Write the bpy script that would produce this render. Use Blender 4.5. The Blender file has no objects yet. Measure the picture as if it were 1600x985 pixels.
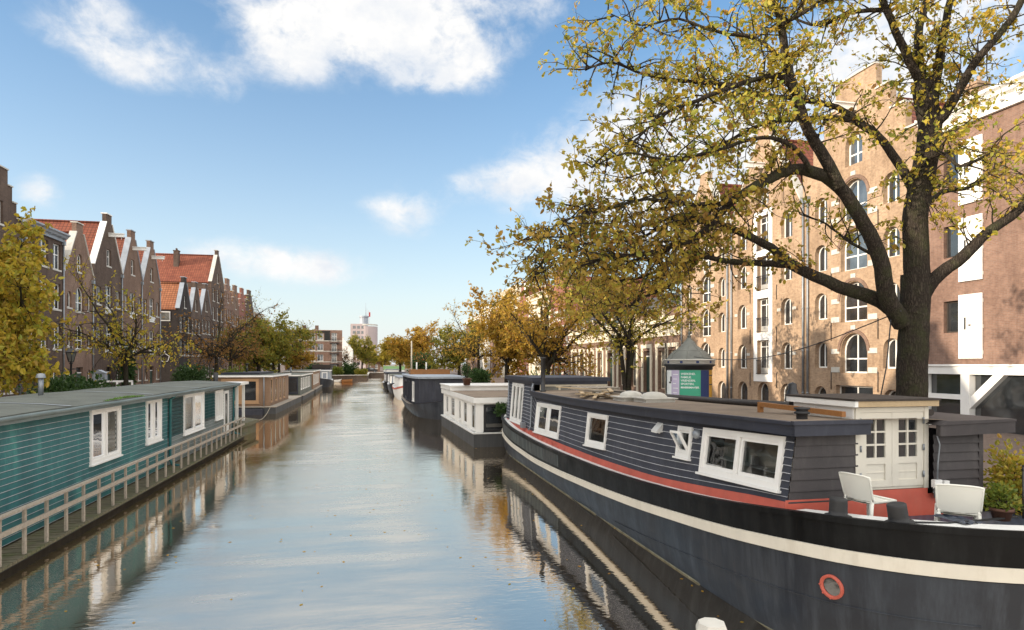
import bpy, bmesh, math, random
from math import sin, cos, pi, atan, atan2, sqrt, radians, exp
from mathutils import Vector, Matrix
from mathutils.geometry import tessellate_polygon

SC = bpy.context.scene
COL = SC.collection
TH = atan(0.215)                     # the camera looks this far right of the canal's axis
EYE = 4.2                            # eye height above the water
STREET = 1.5                         # quay level above the water

def ray(px):
    "sideways / forward components per metre of depth for a column of the picture"
    u = (px - 800.0) / 1000.0
    return sin(TH) + u * cos(TH), cos(TH) - u * sin(TH)

def spot(px, depth, z):
    a, b = ray(px)
    return Vector((a * depth, b * depth, z))

def pt(px, py, depth):
    return spot(px, depth, EYE + (568.0 - py) / 1000.0 * depth)

# ---------------------------------------------------------------- objects
def tag(o, label=None, cat=None, group=None, kind=None):
    if label: o['label'] = label
    if cat: o['category'] = cat
    if group: o['group'] = group
    if kind: o['kind'] = kind
    return o

def thing(name, label, cat, loc=(0, 0, 0), rz=0.0, group=None):
    o = bpy.data.objects.new(name, None)
    o.empty_display_size = 0.3
    COL.objects.link(o)
    o.location = loc
    o.rotation_euler = (0, 0, rz)
    return tag(o, label, cat, group)

def copy_tree(src, parent=None):
    c = src.copy()
    COL.objects.link(c)
    if parent is not None: c.parent = parent
    for ch in [x for x in COL.objects if x.parent == src]:
        copy_tree(ch, c)
    return c

class MB:
    "collects faces, then links them as one mesh object"
    def __init__(self):
        self.v, self.f, self.m, self.s = [], [], [], []
    def add(self, vs, fs, mi=0, smooth=False):
        b = len(self.v)
        self.v.extend([tuple(p) for p in vs])
        for q in fs:
            self.f.append([b + i for i in q]); self.m.append(mi); self.s.append(smooth)
    def quad(self, a, b, c, d, mi=0): self.add([a, b, c, d], [(0, 1, 2, 3)], mi)
    def box(self, x0, x1, y0, y1, z0, z1, mi=0):
        vs = [(x0,y0,z0),(x1,y0,z0),(x1,y1,z0),(x0,y1,z0),(x0,y0,z1),(x1,y0,z1),(x1,y1,z1),(x0,y1,z1)]
        self.add(vs, [(0,3,2,1),(4,5,6,7),(0,1,5,4),(1,2,6,5),(2,3,7,6),(3,0,4,7)], mi)
    def obox(self, c, size, M, mi=0):
        x, y, z = [s / 2 for s in size]
        vs = [Vector(c) + M @ Vector(p) for p in [(-x,-y,-z),(x,-y,-z),(x,y,-z),(-x,y,-z),(-x,-y,z),(x,-y,z),(x,y,z),(-x,y,z)]]
        self.add(vs, [(0,3,2,1),(4,5,6,7),(0,1,5,4),(1,2,6,5),(2,3,7,6),(3,0,4,7)], mi)
    def bar(self, p, q, w, h, mi=0, up=(0, 0, 1)):
        "a rectangular bar from p to q"
        p, q = Vector(p), Vector(q); d = (q - p)
        y = d.normalized(); up = Vector(up)
        if abs(y.dot(up)) > .99: up = Vector((0, 1, 0))
        x = y.cross(up).normalized(); z = x.cross(y)
        M = Matrix((x, y, z)).transposed()
        self.obox((p + q) / 2, (w, d.length, h), M, mi)
    def tube(self, pts, rad, n=8, mi=0, caps=True, smooth=True):
        pts = [Vector(p) for p in pts]
        if not isinstance(rad, (list, tuple)): rad = [rad] * len(pts)
        b = len(self.v); prev = None
        for i, p in enumerate(pts):
            t = (pts[min(i+1, len(pts)-1)] - pts[max(i-1, 0)])
            if t.length < 1e-7: t = Vector((0, 0, 1))
            t.normalize()
            if prev is None:
                a = Vector((0, 0, 1)) if abs(t.z) < .9 else Vector((1, 0, 0))
                x = t.cross(a).normalized()
            else:
                x = (prev - t * prev.dot(t))
                x = x.normalized() if x.length > 1e-6 else t.orthogonal().normalized()
            prev = x; y = t.cross(x)
            for k in range(n):
                an = 2 * pi * k / n
                self.v.append(tuple(p + (x * cos(an) + y * sin(an)) * rad[i]))
        for i in range(len(pts) - 1):
            for k in range(n):
                k2 = (k + 1) % n
                self.f.append([b+i*n+k, b+i*n+k2, b+(i+1)*n+k2, b+(i+1)*n+k]); self.m.append(mi); self.s.append(smooth)
        if caps:
            self.f.append([b + k for k in range(n)][::-1]); self.m.append(mi); self.s.append(False)
            e = b + (len(pts)-1) * n
            self.f.append([e + k for k in range(n)]); self.m.append(mi); self.s.append(False)
    def lathe(self, prof, n=24, c=(0, 0, 0), mi=0, smooth=True, a0=0.0, a1=2*pi):
        b = len(self.v); full = abs(a1 - a0 - 2*pi) < 1e-6
        cnt = n if full else n + 1
        for r, z in prof:
            for k in range(cnt):
                an = a0 + (a1 - a0) * k / n
                self.v.append((c[0] + r*cos(an), c[1] + r*sin(an), c[2] + z))
        for i in range(len(prof) - 1):
            for k in range(n):
                k2 = (k + 1) % cnt
                self.f.append([b+i*cnt+k, b+i*cnt+k2, b+(i+1)*cnt+k2, b+(i+1)*cnt+k]); self.m.append(mi); self.s.append(smooth)
    def sheet(self, grid, mi=0, smooth=False):
        "grid[i][j] of points"
        b = len(self.v); nj = len(grid[0])
        for row in grid: self.v.extend([tuple(p) for p in row])
        for i in range(len(grid) - 1):
            for j in range(nj - 1):
                self.f.append([b+i*nj+j, b+i*nj+j+1, b+(i+1)*nj+j+1, b+(i+1)*nj+j]); self.m.append(mi); self.s.append(smooth)
    def prism(self, poly, lo, hi, axis='z', mi=0):
        "poly (a,b) extruded between lo and hi along an axis"
        n = len(poly)
        def mk(a, b, c): return {'z': (a, b, c), 'y': (a, c, b), 'x': (c, a, b)}[axis]
        vs = [mk(a, b, lo) for a, b in poly] + [mk(a, b, hi) for a, b in poly]
        fs = [tuple(range(n))[::-1], tuple(range(n, 2*n))] + [(i, (i+1) % n, n+(i+1) % n, n+i) for i in range(n)]
        self.add(vs, fs, mi)
    def holed(self, outer, holes, fn, mi=0):
        "flat polygon (2-D) with holes, mapped to space by fn(a,b)"
        loops = [outer] + holes
        flat = [p for l in loops for p in l]
        tris = tessellate_polygon([[Vector((a, b, 0)) for a, b in l] for l in loops])
        self.add([fn(a, b) for a, b in flat], [tuple(t) for t in tris], mi)
    def build(self, name, mats, parent=None, rel=None, bevel=0.0, recalc=True):
        if rel is not None:
            ox, oy, oz = rel
            self.v = [(x-ox, y-oy, z-oz) for x, y, z in self.v]
        me = bpy.data.meshes.new(name)
        me.from_pydata(self.v, [], self.f)
        if not isinstance(mats, (list, tuple)): mats = [mats]
        for mt in mats: me.materials.append(mt)
        me.polygons.foreach_set('material_index', self.m)
        me.polygons.foreach_set('use_smooth', self.s)
        me.update()
        if recalc and len(self.f) < 60000:
            bm = bmesh.new(); bm.from_mesh(me)
            bmesh.ops.recalc_face_normals(bm, faces=bm.faces)
            bm.to_mesh(me); bm.free()
        o = bpy.data.objects.new(name, me)
        COL.objects.link(o)
        if parent is not None: o.parent = parent
        if bevel:
            b = o.modifiers.new('bevel', 'BEVEL'); b.width = bevel; b.segments = 2; b.limit_method = 'ANGLE'; b.angle_limit = radians(40)
        return o

def each(mb, name, mats, parent, rel=None):
    "every separate shape of the builder becomes an object of its own"
    n = len(mb.v); root = list(range(n))
    def find(i):
        while root[i] != i: root[i] = root[root[i]]; i = root[i]
        return i
    for f in mb.f:
        for k in f[1:]: root[find(k)] = find(f[0])
    grp = {}
    for j, f in enumerate(mb.f): grp.setdefault(find(f[0]), []).append(j)
    out = []
    for js in grp.values():
        q = MB(); ix = {}
        for j in js:
            g = []
            for k in mb.f[j]:
                if k not in ix: ix[k] = len(q.v); q.v.append(mb.v[k])
                g.append(ix[k])
            q.f.append(g); q.m.append(mb.m[j]); q.s.append(mb.s[j])
        out.append(q.build(name, mats, parent, rel))
    return out

def interp(tab, x):
    if x <= tab[0][0]: return tab[0][1]
    for (a, va), (b, vb) in zip(tab, tab[1:]):
        if x <= b:
            t = (x - a) / (b - a); return va + (vb - va) * t
    return tab[-1][1]

def smooth_interp(tab, x):
    # three-sample average keeps a sheer line free of kinks
    return (interp(tab, x - .9) + 2 * interp(tab, x) + interp(tab, x + .9)) / 4

# ---------------------------------------------------------------- materials
def lin(c):
    return tuple((x / 12.92 if x <= .04045 else ((x + .055) / 1.055) ** 2.4) for x in c)

class NT:
    def __init__(self, name):
        self.mat = bpy.data.materials.new(name); self.mat.use_nodes = True
        self.t = self.mat.node_tree; self.t.nodes.clear()
        self.out = self.n('ShaderNodeOutputMaterial')
    def n(self, typ, **kw):
        nd = self.t.nodes.new(typ)
        for k, v in kw.items(): setattr(nd, k, v)
        return nd
    def l(self, a, b): self.t.links.new(a, b)
    def coords(self): return self.n('ShaderNodeTexCoord').outputs['Object']
    def scale(self, v, s):
        m = self.n('ShaderNodeMapping'); self.l(v, m.inputs['Vector']); m.inputs['Scale'].default_value = s; return m.outputs[0]
    def noise(self, v, scale, detail=4, rough=.6):
        n = self.n('ShaderNodeTexNoise'); n.inputs['Scale'].default_value = scale
        n.inputs['Detail'].default_value = detail; n.inputs['Roughness'].default_value = rough
        if v is not None: self.l(v, n.inputs['Vector'])
        return n.outputs[0]
    def ramp(self, fac, stops, interp='LINEAR'):
        r = self.n('ShaderNodeValToRGB'); self.l(fac, r.inputs[0]); e = r.color_ramp.elements
        r.color_ramp.interpolation = interp
        while len(e) < len(stops): e.new(.5)
        for i, (p, c) in enumerate(stops):
            e[i].position = p; e[i].color = (*c, 1) if len(c) == 3 else c
        return r.outputs[0]
    def math(self, op, a, b=None, clamp=False):
        m = self.n('ShaderNodeMath', operation=op); m.use_clamp = clamp
        for i, x in enumerate((a, b)):
            if x is None: continue
            if isinstance(x, (int, float)): m.inputs[i].default_value = x
            else: self.l(x, m.inputs[i])
        return m.outputs[0]
    def mix(self, fac, a, b, mode='MIX'):
        m = self.n('ShaderNodeMix', data_type='RGBA', blend_type=mode)
        for k, x in ((0, fac), (6, a), (7, b)):
            if isinstance(x, (int, float)): m.inputs[k].default_value = x
            elif isinstance(x, tuple): m.inputs[k].default_value = (*x, 1)
            else: self.l(x, m.inputs[k])
        return m.outputs[2]
    def bsdf(self, col, rough=.6, metal=0.0, spec=.5, normal=None):
        b = self.n('ShaderNodeBsdfPrincipled')
        if isinstance(col, tuple): b.inputs['Base Color'].default_value = (*col, 1)
        else: self.l(col, b.inputs['Base Color'])
        if isinstance(rough, (int, float)): b.inputs['Roughness'].default_value = rough
        else: self.l(rough, b.inputs['Roughness'])
        b.inputs['Metallic'].default_value = metal
        b.inputs['Specular IOR Level'].default_value = spec
        if normal is not None: self.l(normal, b.inputs['Normal'])
        self.l(b.outputs[0], self.out.inputs[0]); self.b = b
        return b
    def bump(self, h, strength=.3, dist=.02):
        b = self.n('ShaderNodeBump'); b.inputs['Strength'].default_value = strength; b.inputs['Distance'].default_value = dist
        self.l(h, b.inputs['Height']); return b.outputs[0]

def plain(name, col, rough=.6, var=.25, scale=3.0, metal=0.0, spec=.5, bump=.15, dirt=0.0, dirtcol=(.05, .045, .035), fine=40):
    "painted / raw surface with uneven tone, fine grain and optional worn stains that keep their own shape"
    t = NT(name); c = t.coords()
    n1 = t.noise(c, scale, 5); n2 = t.noise(c, fine, 3)
    lo = tuple(x * (1 - var) for x in col); hi = tuple(min(1, x * (1 + var)) for x in col)
    col1 = t.ramp(n1, [(.3, lo), (.7, hi)])
    if dirt:
        d = t.noise(t.scale(c, (1, 1, .28)), scale * 1.7, 8, .7)
        col1 = t.mix(t.ramp(d, [(.52, (0, 0, 0)), (.72, (dirt,) * 3)]), col1, dirtcol)
    t.bsdf(col1, t.math('MULTIPLY_ADD', n1, .25) if False else rough, metal, spec, t.bump(n2, bump, .01))
    return t.mat

def wood(name, col, dark, rough=.7, scale=(3, 3, 3), dirt=0.0, dirtcol=(.1,.1,.06)):
    t = NT(name); c = t.scale(t.coords(), scale)
    n = t.noise(c, 4, 8, .65); g = t.noise(t.coords(), 1.1, 4)
    co = t.ramp(n, [(.3, dark), (.65, col)])
    co = t.mix(t.ramp(g, [(.35, (0, 0, 0)), (.7, (.55,) * 3)]), co, tuple(x * .6 for x in col))
    if dirt:
        co = t.mix(t.ramp(t.noise(t.coords(), 2.3, 7, .7), [(.48, (0,0,0)), (.66, (dirt,)*3)]), co, dirtcol)
    t.bsdf(co, rough, 0, .4, t.bump(n, .35, .01)); return t.mat

def brick(name, c1, c2, mortar, var=.75, bw=.22, bh=.068):
    t = NT(name); c = t.coords()
    s = t.n('ShaderNodeSeparateXYZ'); t.l(c, s.inputs[0])
    k = t.n('ShaderNodeCombineXYZ'); t.l(t.math('ADD', s.outputs[0], s.outputs[1]), k.inputs[0]); t.l(s.outputs[2], k.inputs[1])
    b = t.n('ShaderNodeTexBrick'); t.l(k.outputs[0], b.inputs['Vector'])
    b.inputs['Color1'].default_value = (*c1, 1); b.inputs['Color2'].default_value = (*c2, 1); b.inputs['Mortar'].default_value = (*mortar, 1)
    b.inputs['Scale'].default_value = 1; b.inputs['Mortar Size'].default_value = .009; b.inputs['Mortar Smooth'].default_value = .3
    b.inputs['Bias'].default_value = -.1; b.inputs['Brick Width'].default_value = bw; b.inputs['Row Height'].default_value = bh
    big = t.noise(c, .45, 6, .65); sm = t.noise(c, 6, 4)
    co = t.mix(t.ramp(big, [(.35, (0, 0, 0)), (.68, (var,) * 3)]), b.outputs[0], tuple(x * .5 for x in c1))
    co = t.mix(t.ramp(sm, [(.4, (0, 0, 0)), (.75, (.35,) * 3)]), co, tuple(min(1, x * 1.45) for x in c2))
    ss = t.noise(t.scale(c, (1.6, 1.6, .18)), 1.2, 7, .7)
    co = t.mix(t.ramp(ss, [(.5, (0, 0, 0)), (.72, (.55,) * 3)]), co, tuple(x * .42 for x in c1))
    t.bsdf(co, .85, 0, .25, t.bump(b.outputs['Fac'], -.35, .012)); return t.mat

def tiles(name, c1, c2, gap):
    t = NT(name); c = t.coords(); s = t.n('ShaderNodeSeparateXYZ'); t.l(c, s.inputs[0])
    k = t.n('ShaderNodeCombineXYZ'); t.l(t.math('ADD', s.outputs[1], t.math('MULTIPLY', s.outputs[0], .02)), k.inputs[0]); t.l(s.outputs[2], k.inputs[1])
    b = t.n('ShaderNodeTexBrick'); b.offset = 0.0; t.l(k.outputs[0], b.inputs['Vector'])
    b.inputs['Color1'].default_value = (*c1, 1); b.inputs['Color2'].default_value = (*c2, 1); b.inputs['Mortar'].default_value = (*gap, 1)
    b.inputs['Scale'].default_value = 1; b.inputs['Mortar Size'].default_value = .035; b.inputs['Mortar Smooth'].default_value = .6
    b.inputs['Brick Width'].default_value = .3; b.inputs['Row Height'].default_value = .27
    n = t.noise(c, 1.2, 6, .7)
    co = t.mix(t.ramp(n, [(.4, (0, 0, 0)), (.72, (.6,) * 3)]), b.outputs[0], tuple(x * .45 for x in c1))
    t.bsdf(co, .8, 0, .3, t.bump(b.outputs['Fac'], -.7, .05)); return t.mat

def glass(name, tint=(.86, .9, .9), see=.55, rough=.02):
    "window pane: part mirror, part clear"
    t = NT(name)
    tr = t.n('ShaderNodeBsdfTransparent'); tr.inputs[0].default_value = (*tint, 1)
    gl = t.n('ShaderNodeBsdfGlossy'); gl.inputs[0].default_value = (.9, .92, .95, 1); gl.inputs['Roughness'].default_value = rough
    nz = t.noise(t.coords(), 1.3, 2)
    t.l(t.bump(nz, .06, .05), gl.inputs['Normal'])
    fr = t.n('ShaderNodeFresnel'); fr.inputs[0].default_value = 1.9
    m = t.n('ShaderNodeMixShader'); t.l(fr.outputs[0], m.inputs[0]); t.l(tr.outputs[0], m.inputs[1]); t.l(gl.outputs[0], m.inputs[2])
    t.l(m.outputs[0], t.out.inputs[0]); return t.mat

def dark_pane(name, col, rough=.06, spec=.9):
    t = NT(name); c = t.coords()
    n = t.noise(c, .9, 3); co = t.ramp(n, [(.4, tuple(x * .5 for x in col)), (.62, col)])
    t.bsdf(co, rough, 0, spec, t.bump(t.noise(c, 1.1, 2), .08, .05)); t.b.inputs['IOR'].default_value = 1.7
    return t.mat

def leafmat(name, stops, trans=.45):
    t = NT(name); g = t.n('ShaderNodeNewGeometry')
    c = t.ramp(g.outputs['Random Per Island'], stops)
    big = t.noise(t.coords(), .55, 3)
    c = t.mix(t.ramp(big, [(.38, (0, 0, 0)), (.66, (.7,) * 3)]), c, tuple(x * .8 for x in stops[len(stops)//2][1]))
    d = t.n('ShaderNodeBsdfPrincipled'); t.l(c, d.inputs['Base Color']); d.inputs['Roughness'].default_value = .5; d.inputs['Specular IOR Level'].default_value = .35
    tr = t.n('ShaderNodeBsdfTranslucent'); t.l(t.mix(.0, c, c), tr.inputs[0])
    m = t.n('ShaderNodeMixShader'); m.inputs[0].default_value = trans
    t.l(d.outputs[0], m.inputs[1]); t.l(tr.outputs[0], m.inputs[2]); t.l(m.outputs[0], t.out.inputs[0]); return t.mat

M = {}
M['brick_brown'] = brick('brick_brown', (.165, .095, .065), (.23, .14, .098), (.22, .185, .15))
M['brick_dark'] = brick('brick_dark', (.085, .055, .042), (.13, .085, .062), (.15, .125, .105))
M['brick_black'] = brick('brick_black', (.035, .028, .026), (.05, .04, .036), (.06, .05, .045))
M['brick_pink'] = brick('brick_pink', (.19, .112, .08), (.26, .165, .118), (.25, .21, .17))
M['brick_tan'] = brick('brick_tan', (.31, .20, .125), (.45, .31, .20), (.40, .33, .25))
M['brick_red'] = brick('brick_red', (.25, .085, .06), (.32, .13, .09), (.26, .2, .17))
M['brick_purple'] = brick('brick_purple', (.20, .115, .085), (.27, .165, .12), (.24, .19, .16))
M['quay_brick'] = brick('quay_brick', (.10, .07, .055), (.15, .11, .085), (.12, .11, .09))
M['tile_red'] = tiles('tile_red', (.20, .055, .03), (.27, .085, .045), (.07, .022, .015))
M['tile_orange'] = tiles('tile_orange', (.30, .105, .045), (.38, .15, .07), (.10, .04, .022))
M['tile_dark'] = tiles('tile_dark', (.06, .055, .055), (.10, .09, .085), (.02, .02, .02))
M['white'] = plain('white_paint', (.76, .75, .71), .45, .06, 1.5, dirt=.35, dirtcol=(.45, .42, .36))
M['clean_white'] = plain('clean_white_paint', (.80, .79, .76), .35, .04, 1.2, dirt=.15, dirtcol=(.5, .48, .42))
M['cream'] = plain('cream_stucco', (.64, .57, .44), .7, .08, 1.2, dirt=.35, dirtcol=(.38, .33, .25))
M['stone'] = plain('pale_stone', (.50, .48, .43), .75, .12, 2, dirt=.5, dirtcol=(.2, .19, .17))
M['lead'] = plain('lead_grey', (.27, .30, .34), .55, .15, 2, dirt=.4, dirtcol=(.5, .52, .54))
M['pipe'] = plain('zinc_pipe', (.25, .27, .29), .45, .15, 3, metal=.4)
M['black_metal'] = plain('black_metal', (.016, .016, .018), .42, .3, 5)
M['dark_wood'] = wood('dark_wood', (.05, .038, .03), (.02, .016, .014))
M['green_door'] = plain('green_door_paint', (.03, .06, .05), .4, .2, 2)
M['red_shutter'] = plain('red_shutter_paint', (.33, .03, .03), .5, .2, 2)
M['pane'] = dark_pane('dark_window_pane', (.035, .04, .045))
M['pane_pale'] = dark_pane('curtained_window_pane', (.20, .20, .18), .12, .7)
M['pane_blue'] = dark_pane('bright_window_pane', (.10, .12, .14), .03, 1.0)
M['glass'] = glass('clear_glass')
def bark_mat():
    t = NT('tree_bark'); c = t.coords()
    w = t.n('ShaderNodeTexVoronoi', feature='DISTANCE_TO_EDGE'); w.inputs['Scale'].default_value = 24
    nv = t.n('ShaderNodeVectorMath', operation='ADD'); t.l(t.scale(c, (1, 1, .13)), nv.inputs[0])
    dn = t.n('ShaderNodeTexNoise'); dn.inputs['Scale'].default_value = 5; t.l(c, dn.inputs['Vector']); sc_ = t.n('ShaderNodeVectorMath', operation='SCALE'); sc_.inputs['Scale'].default_value = .12; t.l(dn.outputs[1], sc_.inputs[0]); t.l(sc_.outputs[0], nv.inputs[1]); t.l(nv.outputs[0], w.inputs['Vector'])
    f = t.noise(c, 22, 6, .7); big = t.noise(c, 1.6, 6, .7)
    co = t.ramp(w.outputs['Distance'], [(.0, (.022, .017, .013)), (.2, (.040, .031, .024)), (.5, (.060, .048, .037))])
    co = t.mix(t.ramp(big, [(.48, (0, 0, 0)), (.68, (.7,) * 3)]), co, (.045, .050, .02))
    co = t.mix(t.ramp(f, [(.5, (0, 0, 0)), (.75, (.5,) * 3)]), co, (.085, .075, .06))
    h = t.math('ADD', t.math('MINIMUM', w.outputs['Distance'], .22), t.math('MULTIPLY', f, .08))
    t.bsdf(co, .92, 0, .15, t.bump(h, .8, .07)); return t.mat
M['bark'] = bark_mat()
# ---------------------------------------------------------------- houses (local frame: front at y=0 facing -y, x to the right, z up from the street)
def outline(w, h, arch):
    if not arch: return [(-w/2, 0), (w/2, 0), (w/2, h), (-w/2, h)]
    rise = (w / 2) * arch; R = (w*w/4 + rise*rise) / (2*rise); a = math.asin(min(1, (w/2) / R))
    if arch >= .999: a = pi / 2
    cz = h - R
    pts = [(-w/2, 0), (w/2, 0)]
    for k in range(11):
        an = a - 2 * a * k / 10
        pts.append((R * sin(an), cz + R * cos(an)))
    return pts

_wc = {}
def window(parent, x, z, w, h, arch=0, style='cross', y=.13, frame='white', pane='pane', sill=True, name='window'):
    key = (round(w, 2), round(h, 2), arch, style, frame, pane, sill, name)
    if key not in _wc:
        f = MB(); o = outline(w, h, arch); th = .075
        inn = [(a * (1 - 2*th/w), th + b * (1 - 2*th/h)) for a, b in o]
        n = len(o)
        for i in range(n):
            j = (i + 1) % n
            A, B, C, D = o[i], o[j], inn[j], inn[i]
            f.add([(A[0], 0, A[1]), (B[0], 0, B[1]), (C[0], 0, C[1]), (D[0], 0, D[1]),
                   (C[0], .05, C[1]), (D[0], .05, D[1])], [(0, 1, 2, 3), (3, 2, 4, 5)])
        top = h - th; t2 = .03
        if style in ('cross', 'loft', 'pair'):
            f.box(-t2*1.3, t2*1.3, .004, .045, th, top)
        if style in ('cross', 'sash', 'six'):
            zz = h * (.36 if arch else .58)
            f.box(-w/2 + th, w/2 - th, .007, .043, zz - t2*1.2, zz + t2*1.2)
        if style == 'loft':
            f.box(-w/2 + th, w/2 - th, .007, .043, h*.8, h*.8 + .06)
            f.box(-w/2 + th, w/2 - th, .007, .04, th, th + h*.16)
        if style == 'six':
            for k in (-1, 1): f.box(k*w/6 - .018, k*w/6 + .018, .01, .04, th, h - th - (.2*h if arch else 0))
            f.box(-w/2 + th, w/2 - th, .012, .04, h*.3, h*.3 + .035)
        if sill:
            f.box(-w/2 - .10, w/2 + .10, -.20, .03, -.14, -.004, 1)
        ob = f.build(name, [M[frame], M['stone']], None)
        p = MB(); p.add([(a, .028, b) for a, b in inn], [tuple(range(n))])
        pb = p.build('pane', M[pane], ob)
        _wc[key] = (ob.data, pb.data)
        ob.parent = parent; ob.location = (x, y, z)
        return ob
    md, pd = _wc[key]
    ob = bpy.data.objects.new(name, md); COL.objects.link(ob); ob.parent = parent; ob.location = (x, y, z)
    pb = bpy.data.objects.new('pane', pd); COL.objects.link(pb); pb.parent = ob
    return ob

def gable_outline(w, eave, ridge, kind):
    h = w / 2
    if kind == 'gable':      # straight spout gable with a narrow raised head
        return [(-h, 0), (h, 0), (h, eave), (.62, ridge - .75), (.62, ridge), (-.62, ridge), (-.62, ridge - .75), (-h, eave)]
    if kind == 'step':
        n = 4; up = [(h, 0)]
        for k in range(n):
            x = h - k * (h - .5) / n; z = eave + (k) * (ridge - eave) / n
            z2 = eave + (k + 1) * (ridge - eave) / n
            x2 = h - (k + 1) * (h - .5) / n
            up += [(x, z + .35 if k == 0 else z)] if k == 0 else []
            up += [(x2 if k else x2, z + .35)] if False else []
            if k: up += [(x, z)]
            up += [(x, z2)] if k else [(x, z2)]
        pts = [(-h, 0), (h, 0)]
        for k in range(n):
            x = h - k * (h - .5) / n; x2 = h - (k + 1) * (h - .5) / n
            z2 = eave + (k + 1) * (ridge - eave) / n
            pts += [(x, z2), (x2, z2)]
        pts += [(-a, b) for a, b in pts[2:][::-1]]
        out = [pts[0]]
        for p in pts[1:]:
            if abs(p[0]-out[-1][0]) + abs(p[1]-out[-1][1]) > 1e-4: out.append(p)
        return out
    if kind == 'bell':
        pts = [(-h, 0), (h, 0), (h, eave)]
        for k in range(1, 8):
            t = k / 8; x = h + (.75 - h) * (t ** .55); z = eave + (ridge - .4 - eave) * (t ** 1.2)
            pts.append((x, z))
        pts += [(.75, ridge - .4), (.75, ridge)]
        return pts + [(-a, b) for a, b in pts[2:][::-1]]
    return [(-h, 0), (h, 0), (h, eave), (-h, eave)]

def house(label, side, y0, y1, eave, ridge, kind, wall, wins, X=24.0, depth=12, roof='tile_red', coping='stone',
          doors=(), hoist=None, pipes=(), cornice=None, bands=(), chimney=None, slope=False, name='canal_house', frame='white', reveal=.16, cat='house', ry=0.0, loc=None):
    w = abs(y1 - y0); yc = (y0 + y1) / 2
    if loc is None: loc = (X if side > 0 else -X, yc, STREET)
    t = thing(name, label, cat, loc, (-pi/2 if side > 0 else pi/2) + ry)
    t['_w'] = w
    h = w / 2
    out = gable_outline(w, eave, ridge, kind)
    wl = MB(); holes = []
    for q in wins:
        x, z, ww, hh, arch = q[:5]
        holes.append([(x + a, z + b) for a, b in outline(ww, hh, arch)])
    for x, z, ww, hh in doors:
        holes.append([(x - ww/2, z), (x + ww/2, z), (x + ww/2, z + hh), (x - ww/2, z + hh)])
    wl.holed(out, holes, lambda a, b: (a, 0, b))
    for hl in holes:
        n = len(hl)
        for i in range(n):
            a, b = hl[i], hl[(i+1) % n]
            wl.quad((a[0], 0, a[1]), (b[0], 0, b[1]), (b[0], reveal + .06, b[1]), (a[0], reveal + .06, a[1]))
    # thickness of the gable above the eave, the side walls and the back
    for i in range(1, len(out)):
        a, b = out[i], out[(i+1) % len(out)]
        if max(a[1], b[1]) > eave + .01 and kind in ('gable', 'step', 'bell'):
            wl.quad((a[0], 0, a[1]), (b[0], 0, b[1]), (b[0], .34, b[1]), (a[0], .34, a[1]))
    if kind in ('gable', 'step', 'bell'):
        top = [p for p in out if p[1] > eave - 1e-3]
        wl.add([(a, .34, b) for a, b in top], [tuple(range(len(top)))])
    rz_ = (ridge - (1.0 if kind != 'gable' else .75)) if kind in ('gable', 'step', 'bell') else eave
    wl.quad((-h, 0, 0), (-h, depth, 0), (-h, depth, eave), (-h, 0, eave))
    wl.quad((h, 0, 0), (h, depth, 0), (h, depth, eave), (h, 0, eave))
    if kind in ('gable', 'step', 'bell'):
        wl.add([(-h, depth, 0), (h, depth, 0), (h, depth, eave), (0, depth, rz_), (-h, depth, eave)], [(0, 1, 2, 3, 4)])
    else:
        wl.quad((-h, depth, 0), (h, depth, 0), (h, depth, eave), (-h, depth, eave))
    wl.build('wall', M[wall], t, recalc=False)
    for i, q in enumerate(wins):
        x, z, ww, hh, arch = q[:5]; o = q[5] if len(q) > 5 else {}
        o = dict(o); o.setdefault('frame', frame)
        window(t, x, z, ww, hh, arch, y=reveal, **o)
    for x, z, ww, hh in doors:
        d = MB(); d.box(x - ww/2 + .002, x + ww/2 - .002, reveal, reveal + .06, z, z + hh - .5)
        d.box(x - ww/2 + .002, x + ww/2 - .002, reveal - .03, reveal + .05, z + hh - .5, z + hh - .42, 1)
        d.box(x - ww*.3, x + ww*.3, reveal - .02, reveal, z + .3, z + (hh - .5)*.45, 0); d.box(x - ww*.3, x + ww*.3, reveal - .02, reveal, z + (hh-.5)*.52, z + (hh-.5)*.9, 0)
        dm = d.build('door', [M['green_door'], M['white']], t)
        g = MB(); g.quad((x - ww/2 + .05, reveal + .03, z + hh - .42), (x + ww/2 - .05, reveal + .03, z + hh - .42), (x + ww/2 - .05, reveal + .03, z + hh - .02), (x - ww/2 + .05, reveal + .03, z + hh - .02))
        g.build('fanlight', M['pane'], dm)
    # roof
    r = MB()
    if kind in ('gable', 'step', 'bell'):
        for s in (-1, 1):
            a, b, c, d = (s*(h + .06), .36, eave - .05), (s*(h + .06), depth + .2, eave - .05), (0, depth + .2, rz_), (0, .36, rz_)
            r.quad(a, b, c, d)
            r.quad(*[(p[0], p[1], p[2] - .14) for p in (a, b, c, d)])
            r.quad(a, b, (b[0], b[1], b[2]-.14), (a[0], a[1], a[2]-.14))
        r.tube([(0, .36, rz_ + .02), (0, depth + .2, rz_ + .02)], .12, 8)
    elif slope:
        dd = depth / 2
        r.prism([(-.15, eave), (dd, ridge), (depth + .15, eave), (depth + .15, eave + .14), (dd, ridge + .16), (-.15, eave + .14)], -h - .05, h + .05, 'x')
    else:
        r.box(-h + .25, h - .25, .25, depth - .25, eave - .3, eave - .12)
        wl2 = MB()
        for q in ((-h, h, 0.0, .25), (-h, h, depth - .25, depth)): wl2.box(q[0], q[1], q[2] + .002, q[3], eave - .3, eave + .02)
        for q in ((-h, -h + .25), (h - .25, h)): wl2.box(q[0] + .002, q[1] - .002, .25, depth - .25, eave - .3, eave + .02)
        wl2.build('parapet', M[coping], t)
    ro = r.build('roof', M[roof], t)
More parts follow.
